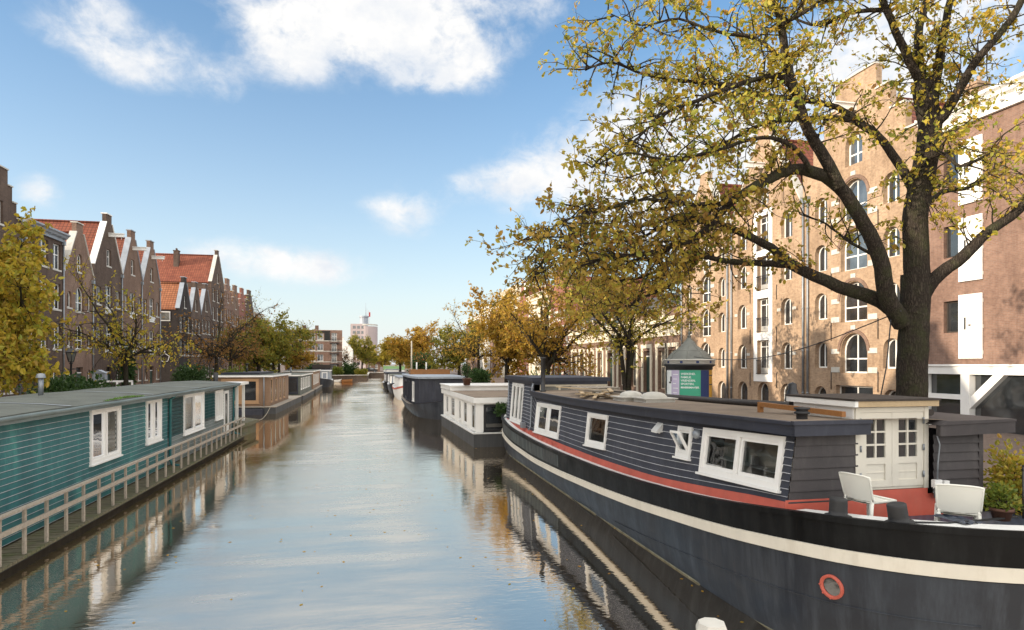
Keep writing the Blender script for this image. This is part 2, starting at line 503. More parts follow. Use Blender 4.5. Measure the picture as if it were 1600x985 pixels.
    # copings on the raked edges
    if kind in ('gable', 'bell', 'step') and coping:
        c = MB(); up = [p for p in out if p[1] >= eave - 1e-3]
        for a, b in zip(up, up[1:]):
            if kind == 'step' and abs(a[0]-b[0]) < 1e-3: continue
            dx, dz = b[0]-a[0], b[1]-a[1]; L = sqrt(dx*dx + dz*dz)
            if L < .12: continue
            nx, nz = dz / L, -dx / L
            if nz < -1e-4 or (abs(nz) < 1e-4): 
                if abs(nz) < 1e-4: continue
            p = .09
            A0, B0 = (a[0] + nx*.004, a[1] + nz*.004), (b[0] + nx*.004, b[1] + nz*.004)
            c.prism([A0, B0, (B0[0] + nx*p, B0[1] + nz*p), (A0[0] + nx*p, A0[1] + nz*p)], -.08, .46, 'y')
        (each(c, 'coping', M[coping], t) if kind == 'step' else c.build('coping', M[coping], t))
    if chimney:
        for cx, cy, ch in chimney:
            zb = eave if kind not in ('gable', 'step', 'bell') else rz_ - abs(cx) / h * (rz_ - eave)
            k = MB(); k.box(cx - .4, cx + .4, cy - .35, cy + .35, zb - .4, zb + ch); k.box(cx - .46, cx + .46, cy - .41, cy + .41, zb + ch, zb + ch + .12)
            for s in (-.2, .2): k.tube([(cx + s, cy, zb + ch + .1), (cx + s, cy, zb + ch + .45)], .1, 8)
            k.build('chimney', M[wall], ro)
    if hoist:
        hb = MB(); hz = hoist
        hb.box(-.11, .11, -1.25, .1, hz, hz + .28); hb.box(-.2, .2, -1.3, .02, hz + .28, hz + .34); hb.tube([(0, -1.05, hz), (0, -1.05, hz - .22)], .025, 6)
        hb.build('hoist_beam', M['white'], t)
    for x, zt in pipes:
        pp = MB(); pp.tube([(x, -.09, .0), (x, -.09, zt)], .06, 8); pp.box(x - .15, x + .15, -.2, -.004, zt, zt + .3)
        for k in range(int(zt // 2.4)): pp.tube([(x, -.09, 1 + k*2.4), (x, -.09, 1.07 + k*2.4)], .08, 8)
        pp.build('downpipe', M['pipe'], t)
    if cornice:
        k = MB(); z = cornice[0]; hh = cornice[1]
        k.prism([(-.004, z), (-.004, z + hh), (-.5, z + hh), (-.5, z + hh - .12), (-.38, z + hh - .2), (-.3, z + hh - .34), (-.12, z + hh - .42), (-.12, z + .1), (-.16, z)], -h + .02, h - .02, 'x')
        n = max(4, int(w / .7))
        for i in range(n):
            x = -h + .3 + (w - .6) * i / (n - 1); k.box(x - .07, x + .07, -.34, -.118, z + hh*.35, z + hh - .4)
        k.build('cornice', M[cornice[2]], t)
    for z, hh, mt in bands:
        k = MB(); xs = sorted([(q[0] - q[2]/2, q[0] + q[2]/2) for q in wins if q[1] < z + hh and q[1] + q[3] > z] + [(q[0] - q[2]/2, q[0] + q[2]/2) for q in doors if q[1] < z + hh and q[1] + q[3] > z])
        cur = -h + .01
        for a, b in xs + [(h - .01, h)]:
            if a - cur > .03: k.box(cur, a - .002, -.03, -.003, z, z + hh)
            cur = max(cur, b + .002)
        if k.v: k.build('stone_band', M[mt], t)
    return t
# ---------------------------------------------------------------- camera, light, sky
cam = bpy.data.cameras.new('camera'); co = bpy.data.objects.new('camera', cam); COL.objects.link(co)
co.location = (0, 0, EYE); co.rotation_euler = (pi/2, 0, -TH)
cam.lens = 22.5; cam.sensor_width = 36; cam.shift_y = (568 - 492.5) / 1600; cam.clip_end = 4000; cam.clip_start = .1
SC.camera = co

SUN_EL, SUN_AZ = radians(13.8), radians(270 - 14)       # azimuth clockwise from +Y: low sun from the left, a little behind
sd = Vector((sin(SUN_AZ) * cos(SUN_EL), cos(SUN_AZ) * cos(SUN_EL), sin(SUN_EL)))
sl = bpy.data.lights.new('sun', 'SUN'); so = bpy.data.objects.new('sun', sl); COL.objects.link(so)
sl.energy = 2.9; sl.angle = radians(.5); sl.color = (1, .86, .68)
so.rotation_euler = (-sd).to_track_quat('-Z', 'Y').to_euler(); so.location = (-60, -20, 40)

W = bpy.data.worlds.new('World'); SC.world = W; W.use_nodes = True
wt = W.node_tree; wt.nodes.clear()
def wn(typ, **k):
    n = wt.nodes.new(typ)
    for a, b in k.items(): setattr(n, a, b)
    return n
def wm(op, a, b=None, c=None, clamp=False):
    m = wn('ShaderNodeMath', operation=op); m.use_clamp = clamp
    for i, x in enumerate((a, b, c)):
        if x is None: continue
        if isinstance(x, (int, float)): m.inputs[i].default_value = x
        else: wt.links.new(x, m.inputs[i])
    return m.outputs[0]
sky = wn('ShaderNodeTexSky', sky_type='NISHITA'); sky.sun_disc = False
sky.sun_elevation = SUN_EL; sky.sun_rotation = SUN_AZ; sky.altitude = 0; sky.air_density = 1.0; sky.dust_density = .6; sky.ozone_density = 1.6
hs = wn('ShaderNodeHueSaturation'); hs.inputs['Saturation'].default_value = 1.34; hs.inputs['Value'].default_value = .76; wt.links.new(sky.outputs[0], hs.inputs['Color'])
tc = wn('ShaderNodeTexCoord'); sx = wn('ShaderNodeSeparateXYZ'); wt.links.new(tc.outputs['Generated'], sx.inputs[0])
az = wm('ARCTAN2', sx.outputs[0], sx.outputs[1]); el = wm('ARCSINE', sx.outputs[2])
def adir(px, py):
    u = (px - 800) / 1000; v = (568 - py) / 1000
    return TH + atan(u), atan(v * cos(atan(u)))
CL = [  # centre (column, row), half widths in thousandths of a radian, strength of each cloud bank
 (545,30,95,48,.9),(440,80,52,32,.75),(650,50,90,55,1.0),(735,98,46,30,.85),(655,118,42,20,.65),(600,-80,240,70,1.0),(480,112,36,14,.45),(400,20,40,22,.5),
 (165,25,30,32,.68),(190,95,46,20,.7),(262,78,34,24,.6),(345,125,32,26,.62),(80,52,36,15,.5),(125,10,50,18,.5),(230,130,40,14,.4),
 (850,268,66,40,.85),(775,282,40,22,.45),(635,330,44,34,.75),(590,322,34,12,.42),(715,290,28,18,.42),(500,355,40,9,.3),
 (420,405,95,24,.75),(500,425,70,22,.6),(330,398,46,18,.42),(960,235,80,60,.8),(1080,215,90,70,.85),(1290,200,170,80,.95),(1450,40,150,70,.85),(1100,340,200,60,.85),
 (862,12,46,20,.42),(822,70,22,12,.3),(62,300,22,20,.75)]
tot = None
for px, py, sw, sh, am in CL:
    a, e = adir(px, py)
    dx = wm('MULTIPLY', wm('SUBTRACT', az, a), 1000 / sw); dy = wm('MULTIPLY', wm('SUBTRACT', el, e), 1000 / sh)
    q = wm('ADD', wm('MULTIPLY', dx, dx), wm('MULTIPLY', dy, dy))
    g = wm('MULTIPLY', wm('EXPONENT', wm('MULTIPLY', q, -.7)), am)
    tot = g if tot is None else wm('ADD', tot, g)
# unseen bright clouds overhead and behind the bridge, added to fill the shade
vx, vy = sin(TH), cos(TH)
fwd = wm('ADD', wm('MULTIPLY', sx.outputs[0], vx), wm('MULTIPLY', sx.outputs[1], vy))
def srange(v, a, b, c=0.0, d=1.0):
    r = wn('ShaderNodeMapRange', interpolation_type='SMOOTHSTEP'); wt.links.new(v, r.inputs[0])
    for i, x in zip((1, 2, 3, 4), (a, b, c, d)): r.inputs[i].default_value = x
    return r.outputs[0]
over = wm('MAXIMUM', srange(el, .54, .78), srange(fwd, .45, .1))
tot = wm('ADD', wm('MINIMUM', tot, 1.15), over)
cv = wn('ShaderNodeCombineXYZ'); wt.links.new(az, cv.inputs[0]); wt.links.new(wm('MULTIPLY', el, 1.35), cv.inputs[1])
def wnoise(scale, detail, rough, off, dist=0.0):
    mp = wn('ShaderNodeMapping'); mp.inputs['Location'].default_value = off; wt.links.new(cv.outputs[0], mp.inputs['Vector'])
    n = wn('ShaderNodeTexNoise'); n.inputs['Scale'].default_value = scale; n.inputs['Detail'].default_value = detail; n.inputs['Roughness'].default_value = rough
    n.inputs['Distortion'].default_value = dist
    wt.links.new(mp.outputs[0], n.inputs['Vector']); return n.outputs[0]
n1 = wnoise(11, 12, .64, (3.1, 1.7, .4), .25); n2 = wnoise(28, 8, .62, (.6, 5.2, 2.), .4)
nn = wm('ADD', wm('MULTIPLY', wm('SUBTRACT', n1, .5), 3.2), wm('MULTIPLY', wm('SUBTRACT', n2, .5), 1.7))
den = wm('ADD', wm('MINIMUM', tot, 1.3), wm('MULTIPLY', nn, wm('ADD', wm('MULTIPLY', wm('MINIMUM', tot, .9), .62), .10)))
mask = srange(den, .2, 1.25)
shade = wnoise(10, 8, .6, (8.3, 2.2, 1.))
cr = wn('ShaderNodeValToRGB'); wt.links.new(shade, cr.inputs[0])
cr.color_ramp.elements[0].position = .34; cr.color_ramp.elements[0].color = (.80, .84, .90, 1)
cr.color_ramp.elements[1].position = .56; cr.color_ramp.elements[1].color = (1.0, .99, .975, 1)
CLOUD, FILL_CLOUD = 3.1, 7.6  # the added fill clouds are set brighter than those in view
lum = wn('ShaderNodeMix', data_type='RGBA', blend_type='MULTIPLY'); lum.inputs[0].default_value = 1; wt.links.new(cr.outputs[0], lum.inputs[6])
lv = wn('ShaderNodeCombineXYZ'); val = wm('ADD', wm('MULTIPLY', over, FILL_CLOUD - CLOUD), CLOUD)
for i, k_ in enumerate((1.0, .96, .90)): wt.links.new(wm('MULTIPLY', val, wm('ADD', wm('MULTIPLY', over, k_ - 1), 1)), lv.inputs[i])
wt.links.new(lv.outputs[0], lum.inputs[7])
# pale haze low over the horizon
hz = wm('MULTIPLY', wm('EXPONENT', wm('MULTIPLY', wm('MAXIMUM', el, 0), -4.0)), .97)
hm = wn('ShaderNodeMix', data_type='RGBA'); wt.links.new(hz, hm.inputs[0]); wt.links.new(hs.outputs[0], hm.inputs[6]); hm.inputs[7].default_value = (2.55, 2.72, 2.9, 1)
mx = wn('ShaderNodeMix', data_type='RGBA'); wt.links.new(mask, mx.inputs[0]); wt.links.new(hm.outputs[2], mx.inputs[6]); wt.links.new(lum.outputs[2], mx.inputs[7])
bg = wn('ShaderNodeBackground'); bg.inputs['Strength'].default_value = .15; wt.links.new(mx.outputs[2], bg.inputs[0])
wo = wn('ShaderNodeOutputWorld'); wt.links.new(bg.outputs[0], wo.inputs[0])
SC.view_settings.view_transform = 'Standard'; SC.view_settings.look = 'None'; SC.view_settings.gamma = 1; SC.view_settings.exposure = 1.15
SC.cycles.use_denoising = True
SC.cycles.max_bounces = 6; SC.cycles.transparent_max_bounces = 12; SC.cycles.glossy_bounces = 3; SC.cycles.transmission_bounces = 3

# ---------------------------------------------------------------- water, quays, streets
t = NT('canal_water'); c = t.coords()
calm = t.ramp(t.noise(t.scale(c, (.11, .045, 1)), 1.0, 3), [(.42, (.16,) * 3), (.62, (1,) * 3)])
r1 = t.noise(t.scale(c, (1.0, 2.0, 1)), 1.5, 3, .5); r2 = t.noise(t.scale(c, (1.2, 2.4, 1)), 5.0, 2, .5); r3 = t.noise(c, .35, 2)
hgt = t.math('ADD', t.math('MULTIPLY', r1, .6), t.math('ADD', t.math('MULTIPLY', r2, .16), t.math('MULTIPLY', r3, .9)))
hgt = t.math('MULTIPLY', hgt, calm)
# the open middle of the canal catches the breeze, the lee of the boats stays calmer
wx = t.n('ShaderNodeSeparateXYZ'); t.l(c, wx.inputs[0])
def ss(a, b_):
    r = t.n('ShaderNodeMapRange', interpolation_type='SMOOTHSTEP'); t.l(wx.outputs[0], r.inputs[0]); r.inputs[1].default_value = a; r.inputs[2].default_value = b_; return r.outputs[0]
breeze = t.math('MULTIPLY', ss(-5.6, -2.4), ss(3.5, .2))
bz = t.math('MULTIPLY_ADD', breeze, .55); bz.node.inputs[2].default_value = .45; hgt = t.math('MULTIPLY', hgt, bz)
nb = t.bump(hgt, .36, .07)
df = t.n('ShaderNodeBsdfDiffuse'); df.inputs[0].default_value = (.065, .056, .043, 1)
gl = t.n('ShaderNodeBsdfGlossy'); gl.inputs[0].default_value = (1.0, .885, .745, 1); stk = t.ramp(t.noise(t.scale(c, (.22, 1.1, 1)), 1.0, 6, .65), [(.36, (.45,) * 3), (.62, (1,) * 3)]); rg = t.math('MULTIPLY_ADD', t.math('MULTIPLY', t.math('MULTIPLY', breeze, stk), t.math('MULTIPLY_ADD', calm, .5)), .40); rg.node.inputs[2].default_value = .025; t.l(rg, gl.inputs['Roughness']); t.l(nb, gl.inputs['Normal'])
fr = t.n('ShaderNodeFresnel'); fr.inputs[0].default_value = 2.0; t.l(nb, fr.inputs['Normal']); fac = t.math('MULTIPLY_ADD', fr.outputs[0], .28); fac.node.inputs[2].default_value = .72
mm = t.n('ShaderNodeMixShader'); t.l(fac, mm.inputs[0]); t.l(df.outputs[0], mm.inputs[1]); t.l(gl.outputs[0], mm.inputs[2]); t.l(mm.outputs[0], t.out.inputs[0])
M['water'] = t.mat
b = MB(); b.quad((-14, -60, 0), (16, -60, 0), (16, 200, 0), (-14, 200, 0)); tag(b.build('canal_water', M['water']), kind='structure')

t = NT('street_brick'); c = t.coords()
bt = t.n('ShaderNodeTexBrick'); t.l(c, bt.inputs['Vector']); bt.inputs['Scale'].default_value = 1; bt.inputs['Brick Width'].default_value = .22; bt.inputs['Row Height'].default_value = .1; bt.inputs['Mortar Size'].default_value = .008
bt.inputs['Color1'].default_value = (.15, .105, .085, 1); bt.inputs['Color2'].default_value = (.20, .15, .125, 1); bt.inputs['Mortar'].default_value = (.08, .07, .06, 1)
cc = t.mix(t.ramp(t.noise(c, .5, 6, .7), [(.4, (0, 0, 0)), (.7, (.6,) * 3)]), bt.outputs[0], (.08, .07, .06)); t.bsdf(cc, .9, 0, .2, t.bump(bt.outputs['Fac'], -.3, .01))
M['street'] = t.mat
M['ground'] = plain('open_ground', (.09, .085, .06), .95, .4, .3)
LB = [(-12.2, -60), (-12.2, 146), (-1.6, 150), (-1.6, 188)]
RB = [(11.3, -60), (11.3, 62), (9.4, 100), (6.2, 150), (6.2, 188)]
g = MB()
far = 1500
g.add([(-12.2, -60, STREET), (-12.2, 146, STREET), (-1.6, 150, STREET), (-1.6, 188, STREET), (-1.6, far, STREET), (-far, far, STREET), (-far, -60, STREET)], [(0, 1, 2, 3, 4, 5, 6)])
tag(g.build('street_and_ground', M['street']), kind='structure')
g = MB()
g.add([(11.3, -60, STREET), (11.3, 62, STREET), (9.4, 100, STREET), (6.2, 150, STREET), (6.2, 188, STREET), (6.2, far, STREET), (far, far, STREET), (far, -60, STREET)], [tuple(range(8))[::-1]])
g.quad((-1.6, 188, STREET), (6.2, 188, STREET), (6.2, far, STREET), (-1.6, far, STREET))
tag(g.build('street_and_ground', M['street']), kind='structure')
def quay(pts, nm):
    w = MB(); k = MB()
    for (x0, y0), (x1, y1) in zip(pts, pts[1:]):
        a, b2 = Vector((x0, y0, 0)), Vector((x1, y1, 0)); d = (b2 - a).normalized(); nrm = Vector((-d.y, d.x, 0))
        w.quad((x0, y0, -1), (x1, y1, -1), (x1, y1, STREET - .003), (x0, y0, STREET - .003))
        m = (a + b2) / 2; k.bar((x0, y0, STREET + .03), (x1, y1, STREET + .03), .5, .16)
    tag(w.build('quay_wall', M['quay_brick']), kind='structure')
    tag(k.build('quay_kerb', M['stone']), kind='structure')
quay(LB, 'l'); quay(RB, 'r'); quay([(-1.6, 188), (6.2, 188)], 'e')

# ---------------------------------------------------------------- warehouses and houses on the right quay
def sym(xs, z, w, h, arch, **o): return [(x, z, w, h, arch, o) for x in xs]

def warehouse_c():
    wins = []
    for z in (2.2, 4.85, 7.5, 10.1):
        wins += [(-.1, z, 1.85, 2.05, 1.0, dict(style='cross', pane='pane_blue' if z > 7 else 'pane'))]
        wins += sym((-2.55, 2.35), z + .25, 1.0, 1.45, 1.0, style='pair')
    wins += [(-.1, 12.9, 1.2, 1.6, 1.0, dict(style='cross', pane='pane_blue'))] 
    wins += [(-.1, .35, 2.6, 1.2, 0, dict(style='pair', sill=False))]
    wins += sym((-2.6, 2.35), .1, 1.0, 1.35, 1.0, style='single', sill=False)
    t = house('tan brick warehouse with large arched windows behind the trunk of the great elm', 1, 24.2, 32.35, 12.2, 17.4, 'step', 'brick_tan', wins,
              pipes=((-3.95, 11.8), (-3.55, 11.8)), hoist=15.6, name='warehouse', cat='warehouse', chimney=((2.2, 5, 2.2),), reveal=.26)
    k = MB()
    for z in (2.2, 4.85, 7.5, 10.1):
        for s in (-1, 1):
            k.box(-.1 + s*1.3 - .3, -.1 + s*1.3 + .3, -.035, -.003, z + .02, z + .3); k.box(-.1 + s*1.3 - .3, -.1 + s*1.3 + .3, -.035, -.003, z + 1.0, z + 1.26)
        k.box(-.26, .06, -.05, -.003, z + 2.2, z + 2.45)
    each(k, 'stone_block', M['stone'], t)
    for z in (2.2, 4.85, 7.5, 10.1):
        k = MB(); n = 14; prev = None
        for i in range(n + 1):
            a = pi * i / n; p = [(-.1 + r*cos(a), z + 1.125 + r*sin(a)) for r in (.96, 1.12)]
            if prev: k.prism([prev[0], prev[1], p[1], p[0]], -.06, -.003, 'y')
            prev = p
        k.build('arch_moulding', M['brick_pink'], t)
    a = MB()
    for x in (-1.72, 1.55):
        for z in (1.3, 3.9, 6.6, 9.2): a.tube([(x, -.03, z), (x, -.03, z + 1.0)], .022, 6)
    each(a, 'wall_anchor', M['black_metal'], t)

def warehouse_b():
    wins = []
    for z in (2.45, 5.1, 7.75, 10.3):
        wins += sym((-2.35, 2.35), z - .1, 1.05, 1.6, 1.0, style='pair')
        wins += [(0, z - .45, 1.25, 2.15, 0, dict(style='loft', sill=False, name='loading_door'))]
    wins += [(0, 12.7, 1.1, 1.7, 1.0, dict(style='cross', pane='pane_blue'))]
    wins += sym((-2.3, 0, 2.35), .05, 1.15, 1.45, 1.0, style='single', sill=False)
    t = house('brown brick warehouse with a white column of loading doors and black balcony rails', 1, 32.45, 39.9, 12.0, 17.6, 'gable', 'brick_tan', wins,
              pipes=((-3.55, 11.6),), hoist=15.0, name='warehouse', cat='warehouse', chimney=((-2, 5, 2.4),), reveal=.24)
    k = MB()
    for a, b2 in ((1.55, 2.0), (4.16, 4.64), (6.81, 7.29), (9.46, 9.84), (12.01, 12.35)): k.box(-.98, .98, -.05, -.003, a, b2)
    for s in (-1, 1): k.box(s*.8 - .17, s*.8 + .17, -.048, -.003, 1.99, 12.02)
    each(k, 'door_surround', M['clean_white'], t)
    for z in (2.0, 4.65, 7.3, 9.85):
        r = MB()
        for i in range(13): x = -.6 + 1.2*i/12; r.tube([(x, -.09, z + .03), (x, -.09, z + .92)], .012, 5)
        for q in (.05, .92): r.bar((-.64, -.09, z + q), (.64, -.09, z + q), .035, .035)
        for x in (-.62, .62): r.bar((x, -.09, z + .9), (x, .1, z + .9), .03, .03)
        r.build('balcony_rail', M['black_metal'], t)
    a = MB()
    for x in (-1.4, 1.4):
        for z in (1.2, 4.0, 6.6): a.tube([(x, -.03, z), (x, -.03, z + .9)], .022, 6)
    each(a, 'wall_anchor', M['black_metal'], t)
    k = MB()
    for x in (-2.35, 2.35):
        for z in (2.45, 5.1, 7.75): 
            for s in (-1, 1): k.box(x + s*.72 - .16, x + s*.72 + .16, -.03, -.003, z + .75, z + .93)
    each(k, 'stone_block', M['stone'], t)

def warehouse_a():
    wins = []
    for z in (2.2, 4.7, 7.2, 9.6):
        wins += [(.2, z, 1.55, 2.05, 1.0, dict(style='cross'))] + sym((-2.3, 2.5), z + .2, .9, 1.4, 1.0, style='pair')
    wins += sym((-2.2, .2, 2.5), .1, 1.1, 1.35, 1.0, style='single', sill=False) + [(.2, 12.2, 1.0, 1.5, 1.0, dict(style='cross'))]
    t = house('tan brick warehouse rising right behind the advertising column', 1, 40.0, 47.2, 11.6, 16.8, 'gable', 'brick_tan', wins,
              pipes=((-3.4, 11.2), (3.35, 11.2)), hoist=14.2, name='warehouse', cat='warehouse', reveal=.24)
    k = MB()
    for z in (2.2, 4.7, 7.2, 9.6):
        for s in (-1, 1): k.box(-.0 + .2 + s*1.05 - .24, .2 + s*1.05 + .24, -.03, -.003, z + 1.0, z + 1.25)
        k.box(.06, .34, -.05, -.003, z + 2.1, z + 2.36)
    each(k, 'stone_block', M['stone'], t)

def white_front():
    wins = []
    for z in (4.0, 7.2, 10.4):
        wins += sym((-6.65, -2.4, 1.9), z, .75, 1.35, 0, style='single', frame='dark_wood', sill=False)
    t = house('purple brick house with white shutters over a white timber ground floor, at the right', 1, 8.0, 24.1, 13.5, 16, 'flat', 'brick_purple', wins, roof='tile_dark', coping='white', frame='white', cornice=(12.6, .9, 'white'))
    for z in (4.0, 7.2, 10.4):
        for x in (-6.65, -2.4, 1.9):
            s = MB()
            for q in range(6): s.box(x + .42 + q*.178, x + .42 + q*.178 + .168, -.09, -.03, z - 1.1, z + 1.55)
            for q in (-.85, .2, 1.25): s.box(x + .42, x + 1.48, -.03, -.012, z + q - .07, z + q + .07)
            for q in (-.8, 1.3): s.box(x + .44, x + .95, -.1, -.09, z + q - .025, z + q + .025)
            for dz in (.1, .95): s.box(x + .5, x + .56, -.11, -.09, z + dz - .2, z + dz + .25)
            sh = s.build('shutter', M['clean_white'], t)
            h = MB(); h.box(x + .72, x + .76, -.13, -.09, z + .1, z + .6, 0); h.box(x + .9, x + 1.0, -.12, -.09, z + .25, z + .3, 0); h.build('bolt', M['black_metal'], sh)
    g = MB()
    g.box(-8.0, 8.0, -.36, -.003, 2.25, 2.58); g.box(-8.0, 8.0, -.42, -.003, 2.58, 2.66)
    for x in (-7.8, -5.7, -2.6, .4, 3.4, 6.4): g.box(x - .2, x + .2, -.34, -.003, 0, 2.25)
    g.box(-7.6, -5.9, -.3, -.003, 1.2, 1.4); 
    for x in (-5.5, -2.4, .6):
        g.prism([(x, .85), (x, 1.3), (x + 1.0, 2.245), (x + 1.45, 2.245)], -.31, -.06, 'y')
    g.build('timber_front', M['clean_white'], t)
    d = MB()
    for a, b2 in ((-7.58, -5.92), (-5.48, -2.82), (-2.38, .18), (.62, 3.18), (3.62, 6.18)): d.box(a, b2, -.05, -.004, 0.0, 2.24)
    each(d, 'garage_door', M['pane'], t)

def low_building():
    wins, doors = [], []
    xs = [-13 + 3.05*i for i in range(9)] + [13.4]
    for i, x in enumerate(xs):
        if i % 3 == 1: doors.append((x, .1, 1.5, 3.7))
        else: wins.append((x, .5, 1.5, 3.3, 0, dict(style='cross', pane='pane' if i % 2 else 'pane_pale')))
    t = house('low brown brick building with cream door surrounds and a cream entablature, under dark tiles', 1, 47.3, 77.0, 7.3, 9.6, 'flat', 'brick_brown', wins, doors=doors, roof='tile_dark', slope=True, coping='cream', frame='cream', reveal=.3, depth=11)
    k = MB()
    for x in xs:
        for s in (-1, 1): k.box(x + s*.95 - .18, x + s*.95 + .18, -.09, -.003, .0, 4.05)
        k.box(x - 1.13, x + 1.13, -.12, -.003, 4.05, 4.4)
    each(k, 'door_surround', M['cream'], t)
    k = MB(); k.box(-14.84, 14.84, -.12, -.003, 5.0, 6.1); k.box(-14.84, 14.84, -.42, -.003, 6.1, 6.3); k.box(-14.84, 14.84, -.3, -.003, 6.3, 6.45)
    for i in range(10):
        a = -14.8 + 2.96*i; k.box(a, a + .22, -.2, -.003, 6.46, 7.5)
        for z in (6.5, 7.35): k.box(a + .23, a + 2.72, -.12, -.003, z, z + .12)
    k.build('entablature', M['cream'], t)
    p = MB()
    for i in (1, 4, 5): a = -14.8 + 2.96*i; p.box(a + .24, a + 2.7, -.05, -.004, 6.63, 7.34)
    each(p, 'attic_window', M['pane'], t)

def banded():
    wins = sym((-3, 0, 3), 5.0, 1.5, 2.2, 0, style='six') + sym((-3, 0, 3), 8.4, 1.4, 1.9, .6, style='six') + sym((-3, 3), .8, 1.7, 3.0, 0, style='six', pane='pane_pale')
    t = house('red and white banded brick house beyond the low cream trimmed building', 1, 77.1, 86, 11.5, 15.2, 'step', 'brick_red', wins, doors=((0, .1, 1.6, 3.5),), bands=tuple((z, .28, 'stone') for z in (.6, 1.3, 2.0, 2.7, 3.4, 4.3, 5.2, 6.2, 7.4, 8.4, 9.4)), frame='clean_white')

warehouse_c(); warehouse_b(); warehouse_a(); white_front(); low_building(); banded()
random.seed(11)
RROW = [
 ('cream plastered house with a deep cornice, next past the banded house', 86.1, 99, 13.2, 14, 'flat', 'cream', 4, 4),
 ('narrow dark red brick house between two cream ones on the right quay', 99.1, 107, 12.4, 16.2, 'bell', 'brick_red', 3, 4),
 ('tall cream house with a row of brackets under its roof, right quay', 107.1, 122, 16.2, 17, 'flat', 'cream', 5, 5),
 ('grey brown brick house with white windows behind the golden trees on the right', 122.1, 134, 14.6, 16, 'flat', 'brick_purple', 4, 4),
 ('pale stone house with tall windows far along the right quay', 134.1, 148, 15.4, 16, 'flat', 'stone', 5, 5),
 ('last brick house visible on the right quay, half hidden by yellow leaves', 148.1, 170, 14.0, 17.5, 'flat', 'brick_brown', 6, 4)]
for lab, a, b2, e, r, k, wl, nc, nr in RROW:
    w = b2 - a; wins = []
    for i in range(nc):
        for j in range(nr):
            if j == 0 and i == 1: continue
            z = .9 + j * (e - 1.6) / nr; wins.append((-w/2 + (i + .5) * w / nc, z, 1.15, min(2.1, (e - 1.6) / nr - .9), 0, dict(style='cross', pane='pane_pale' if (i + j) % 4 == 0 else 'pane')))
    house(lab, 1, a, b2, e, r, k, wl, wins, doors=((-w/2 + 1.5 * w / nc, .05, 1.25, 2.7),), roof='tile_dark' if k == 'flat' else 'tile_red', coping='white',
          cornice=(e - .9, .85, 'cream' if wl == 'cream' else 'white') if k == 'flat' else None, frame='clean_white', chimney=((w*.25, 4, 1.8),))

# ---------------------------------------------------------------- houses on the left quay
def lrow(lab, a, b2, e, r, k, wl, style=0, **o):
    w = b2 - a; wins = []; doors = []; panels = []
    n = max(3, int((e - 1.0) / 2.75)); st = (e - .6) / n
    arch = 1.0 if style == 1 else 0
    for j in range(n):
        z = .75 + j * st
        if j == 0:
            doors.append((0 if style != 2 else -w*.3, .02, 1.25, 2.35))
            if style == 2: wins += sym((0, w*.3), z, 1.1, 1.6, 0, style='cross')
            else: wins += sym((-w*.33, w*.33), z + .2, .8, 1.2, arch, style='pair')
            continue
        if style == 0:
            wins += [(0, z - .1, 1.45, 2.0, 0, dict(style='cross', pane='pane' if j % 2 else 'pane_blue'))]; panels.append(z - .1); wins += sym((-w*.34, w*.34), z + .05, .95, 1.55, 0, style='pair', frame='clean_white')
        elif style == 1:
            wins += [(0, z, 1.5, 2.05, 1.0, dict(style='cross', frame='clean_white'))] + sym((-w*.34, w*.34), z + .2, .75, 1.3, 1.0, style='single')
        else:
            wins += sym((-w*.32, 0, w*.32), z, 1.2, 1.95, 0, style='cross', frame='clean_white', pane='pane_blue' if j % 2 else 'pane')
    if k in ('gable', 'bell', 'step') and r - e > 2.8: wins.append((0, e + .3, .95, min(1.5, (r - e)*.4), arch, dict(style='cross')))
    t = house(lab, -1, a, b2, e, r, k, wl, wins, doors=doors, **o)
    for z in panels:
        q = MB(); q.box(-.85, .85, -.06, -.003, z - .62, z - .21); q.box(-.92, .92, -.1, -.003, z - .2, z - .1); q.build('white_panel', M['white'], t)
    return t

for i, (a, b2) in enumerate(((-6, 1.5), (1.6, 8.4), (8.5, 15.4), (15.5, 22.4), (22.5, 29.4), (29.5, 37), (37.1, 45.2))):
    lrow('gabled canal house left of the frame, ' + ['seventh', 'sixth', 'fifth', 'fourth', 'third', 'second', 'first'][i] + ' beyond the left edge of the photo',
         a, b2, 12.0, 16.6, 'gable', ('brick_dark', 'brick_pink', 'brick_brown')[i % 3], i % 3)
lrow('dark brick house at the left edge with a stepped gable above the yellow elm', 45.3, 50.6, 11.6, 15.6, 'step', 'brick_dark', 2, coping='stone', pipes=((2.4, 11),))
lrow('dark brown flat topped house with a grey cornice between two gables at the far left', 50.7, 56.9, 12.9, 14, 'flat', 'brick_dark', 2, roof='tile_dark', coping='lead', cornice=(12.2, .65, 'lead'), pipes=((2.9, 12),))
lrow('small pink brick house with a row of arched windows and a low gable head', 57.0, 62.4, 10.0, 14.3, 'gable', 'brick_pink', 1, coping='stone', pipes=((2.4, 9.6),))
b = MB()
lrow('dark brick house with broad white gable copings and a red tiled roof', 62.5, 68.9, 11.4, 16.4, 'gable', 'brick_dark', 0, coping='white', hoist=14.4, pipes=((2.95, 11),))
lrow('middle one of three dark gabled houses with white hoist beams', 69.0, 74.4, 11.4, 16.1, 'gable', 'brick_brown', 0, coping='lead', hoist=14.2, pipes=((2.4, 11),))
lrow('grey edged gable house with a hoist beam beside the gap', 74.5, 80.2, 11.4, 16.1, 'gable', 'brick_brown', 0, coping='lead', hoist=14.2, pipes=((2.6, 11),))
black = lrow('narrow blackened brick house with an orange tiled roof, its bare side wall facing the gap', 87.4, 92.8, 9.6, 13.8, 'gable', 'brick_black', 2, coping='lead', roof='tile_orange')
k = MB(); k.box(-2.75, -2.703, 1.0, 2.2, 8.0, 9.2); w_ = k.build('side_window', M['white'], black)
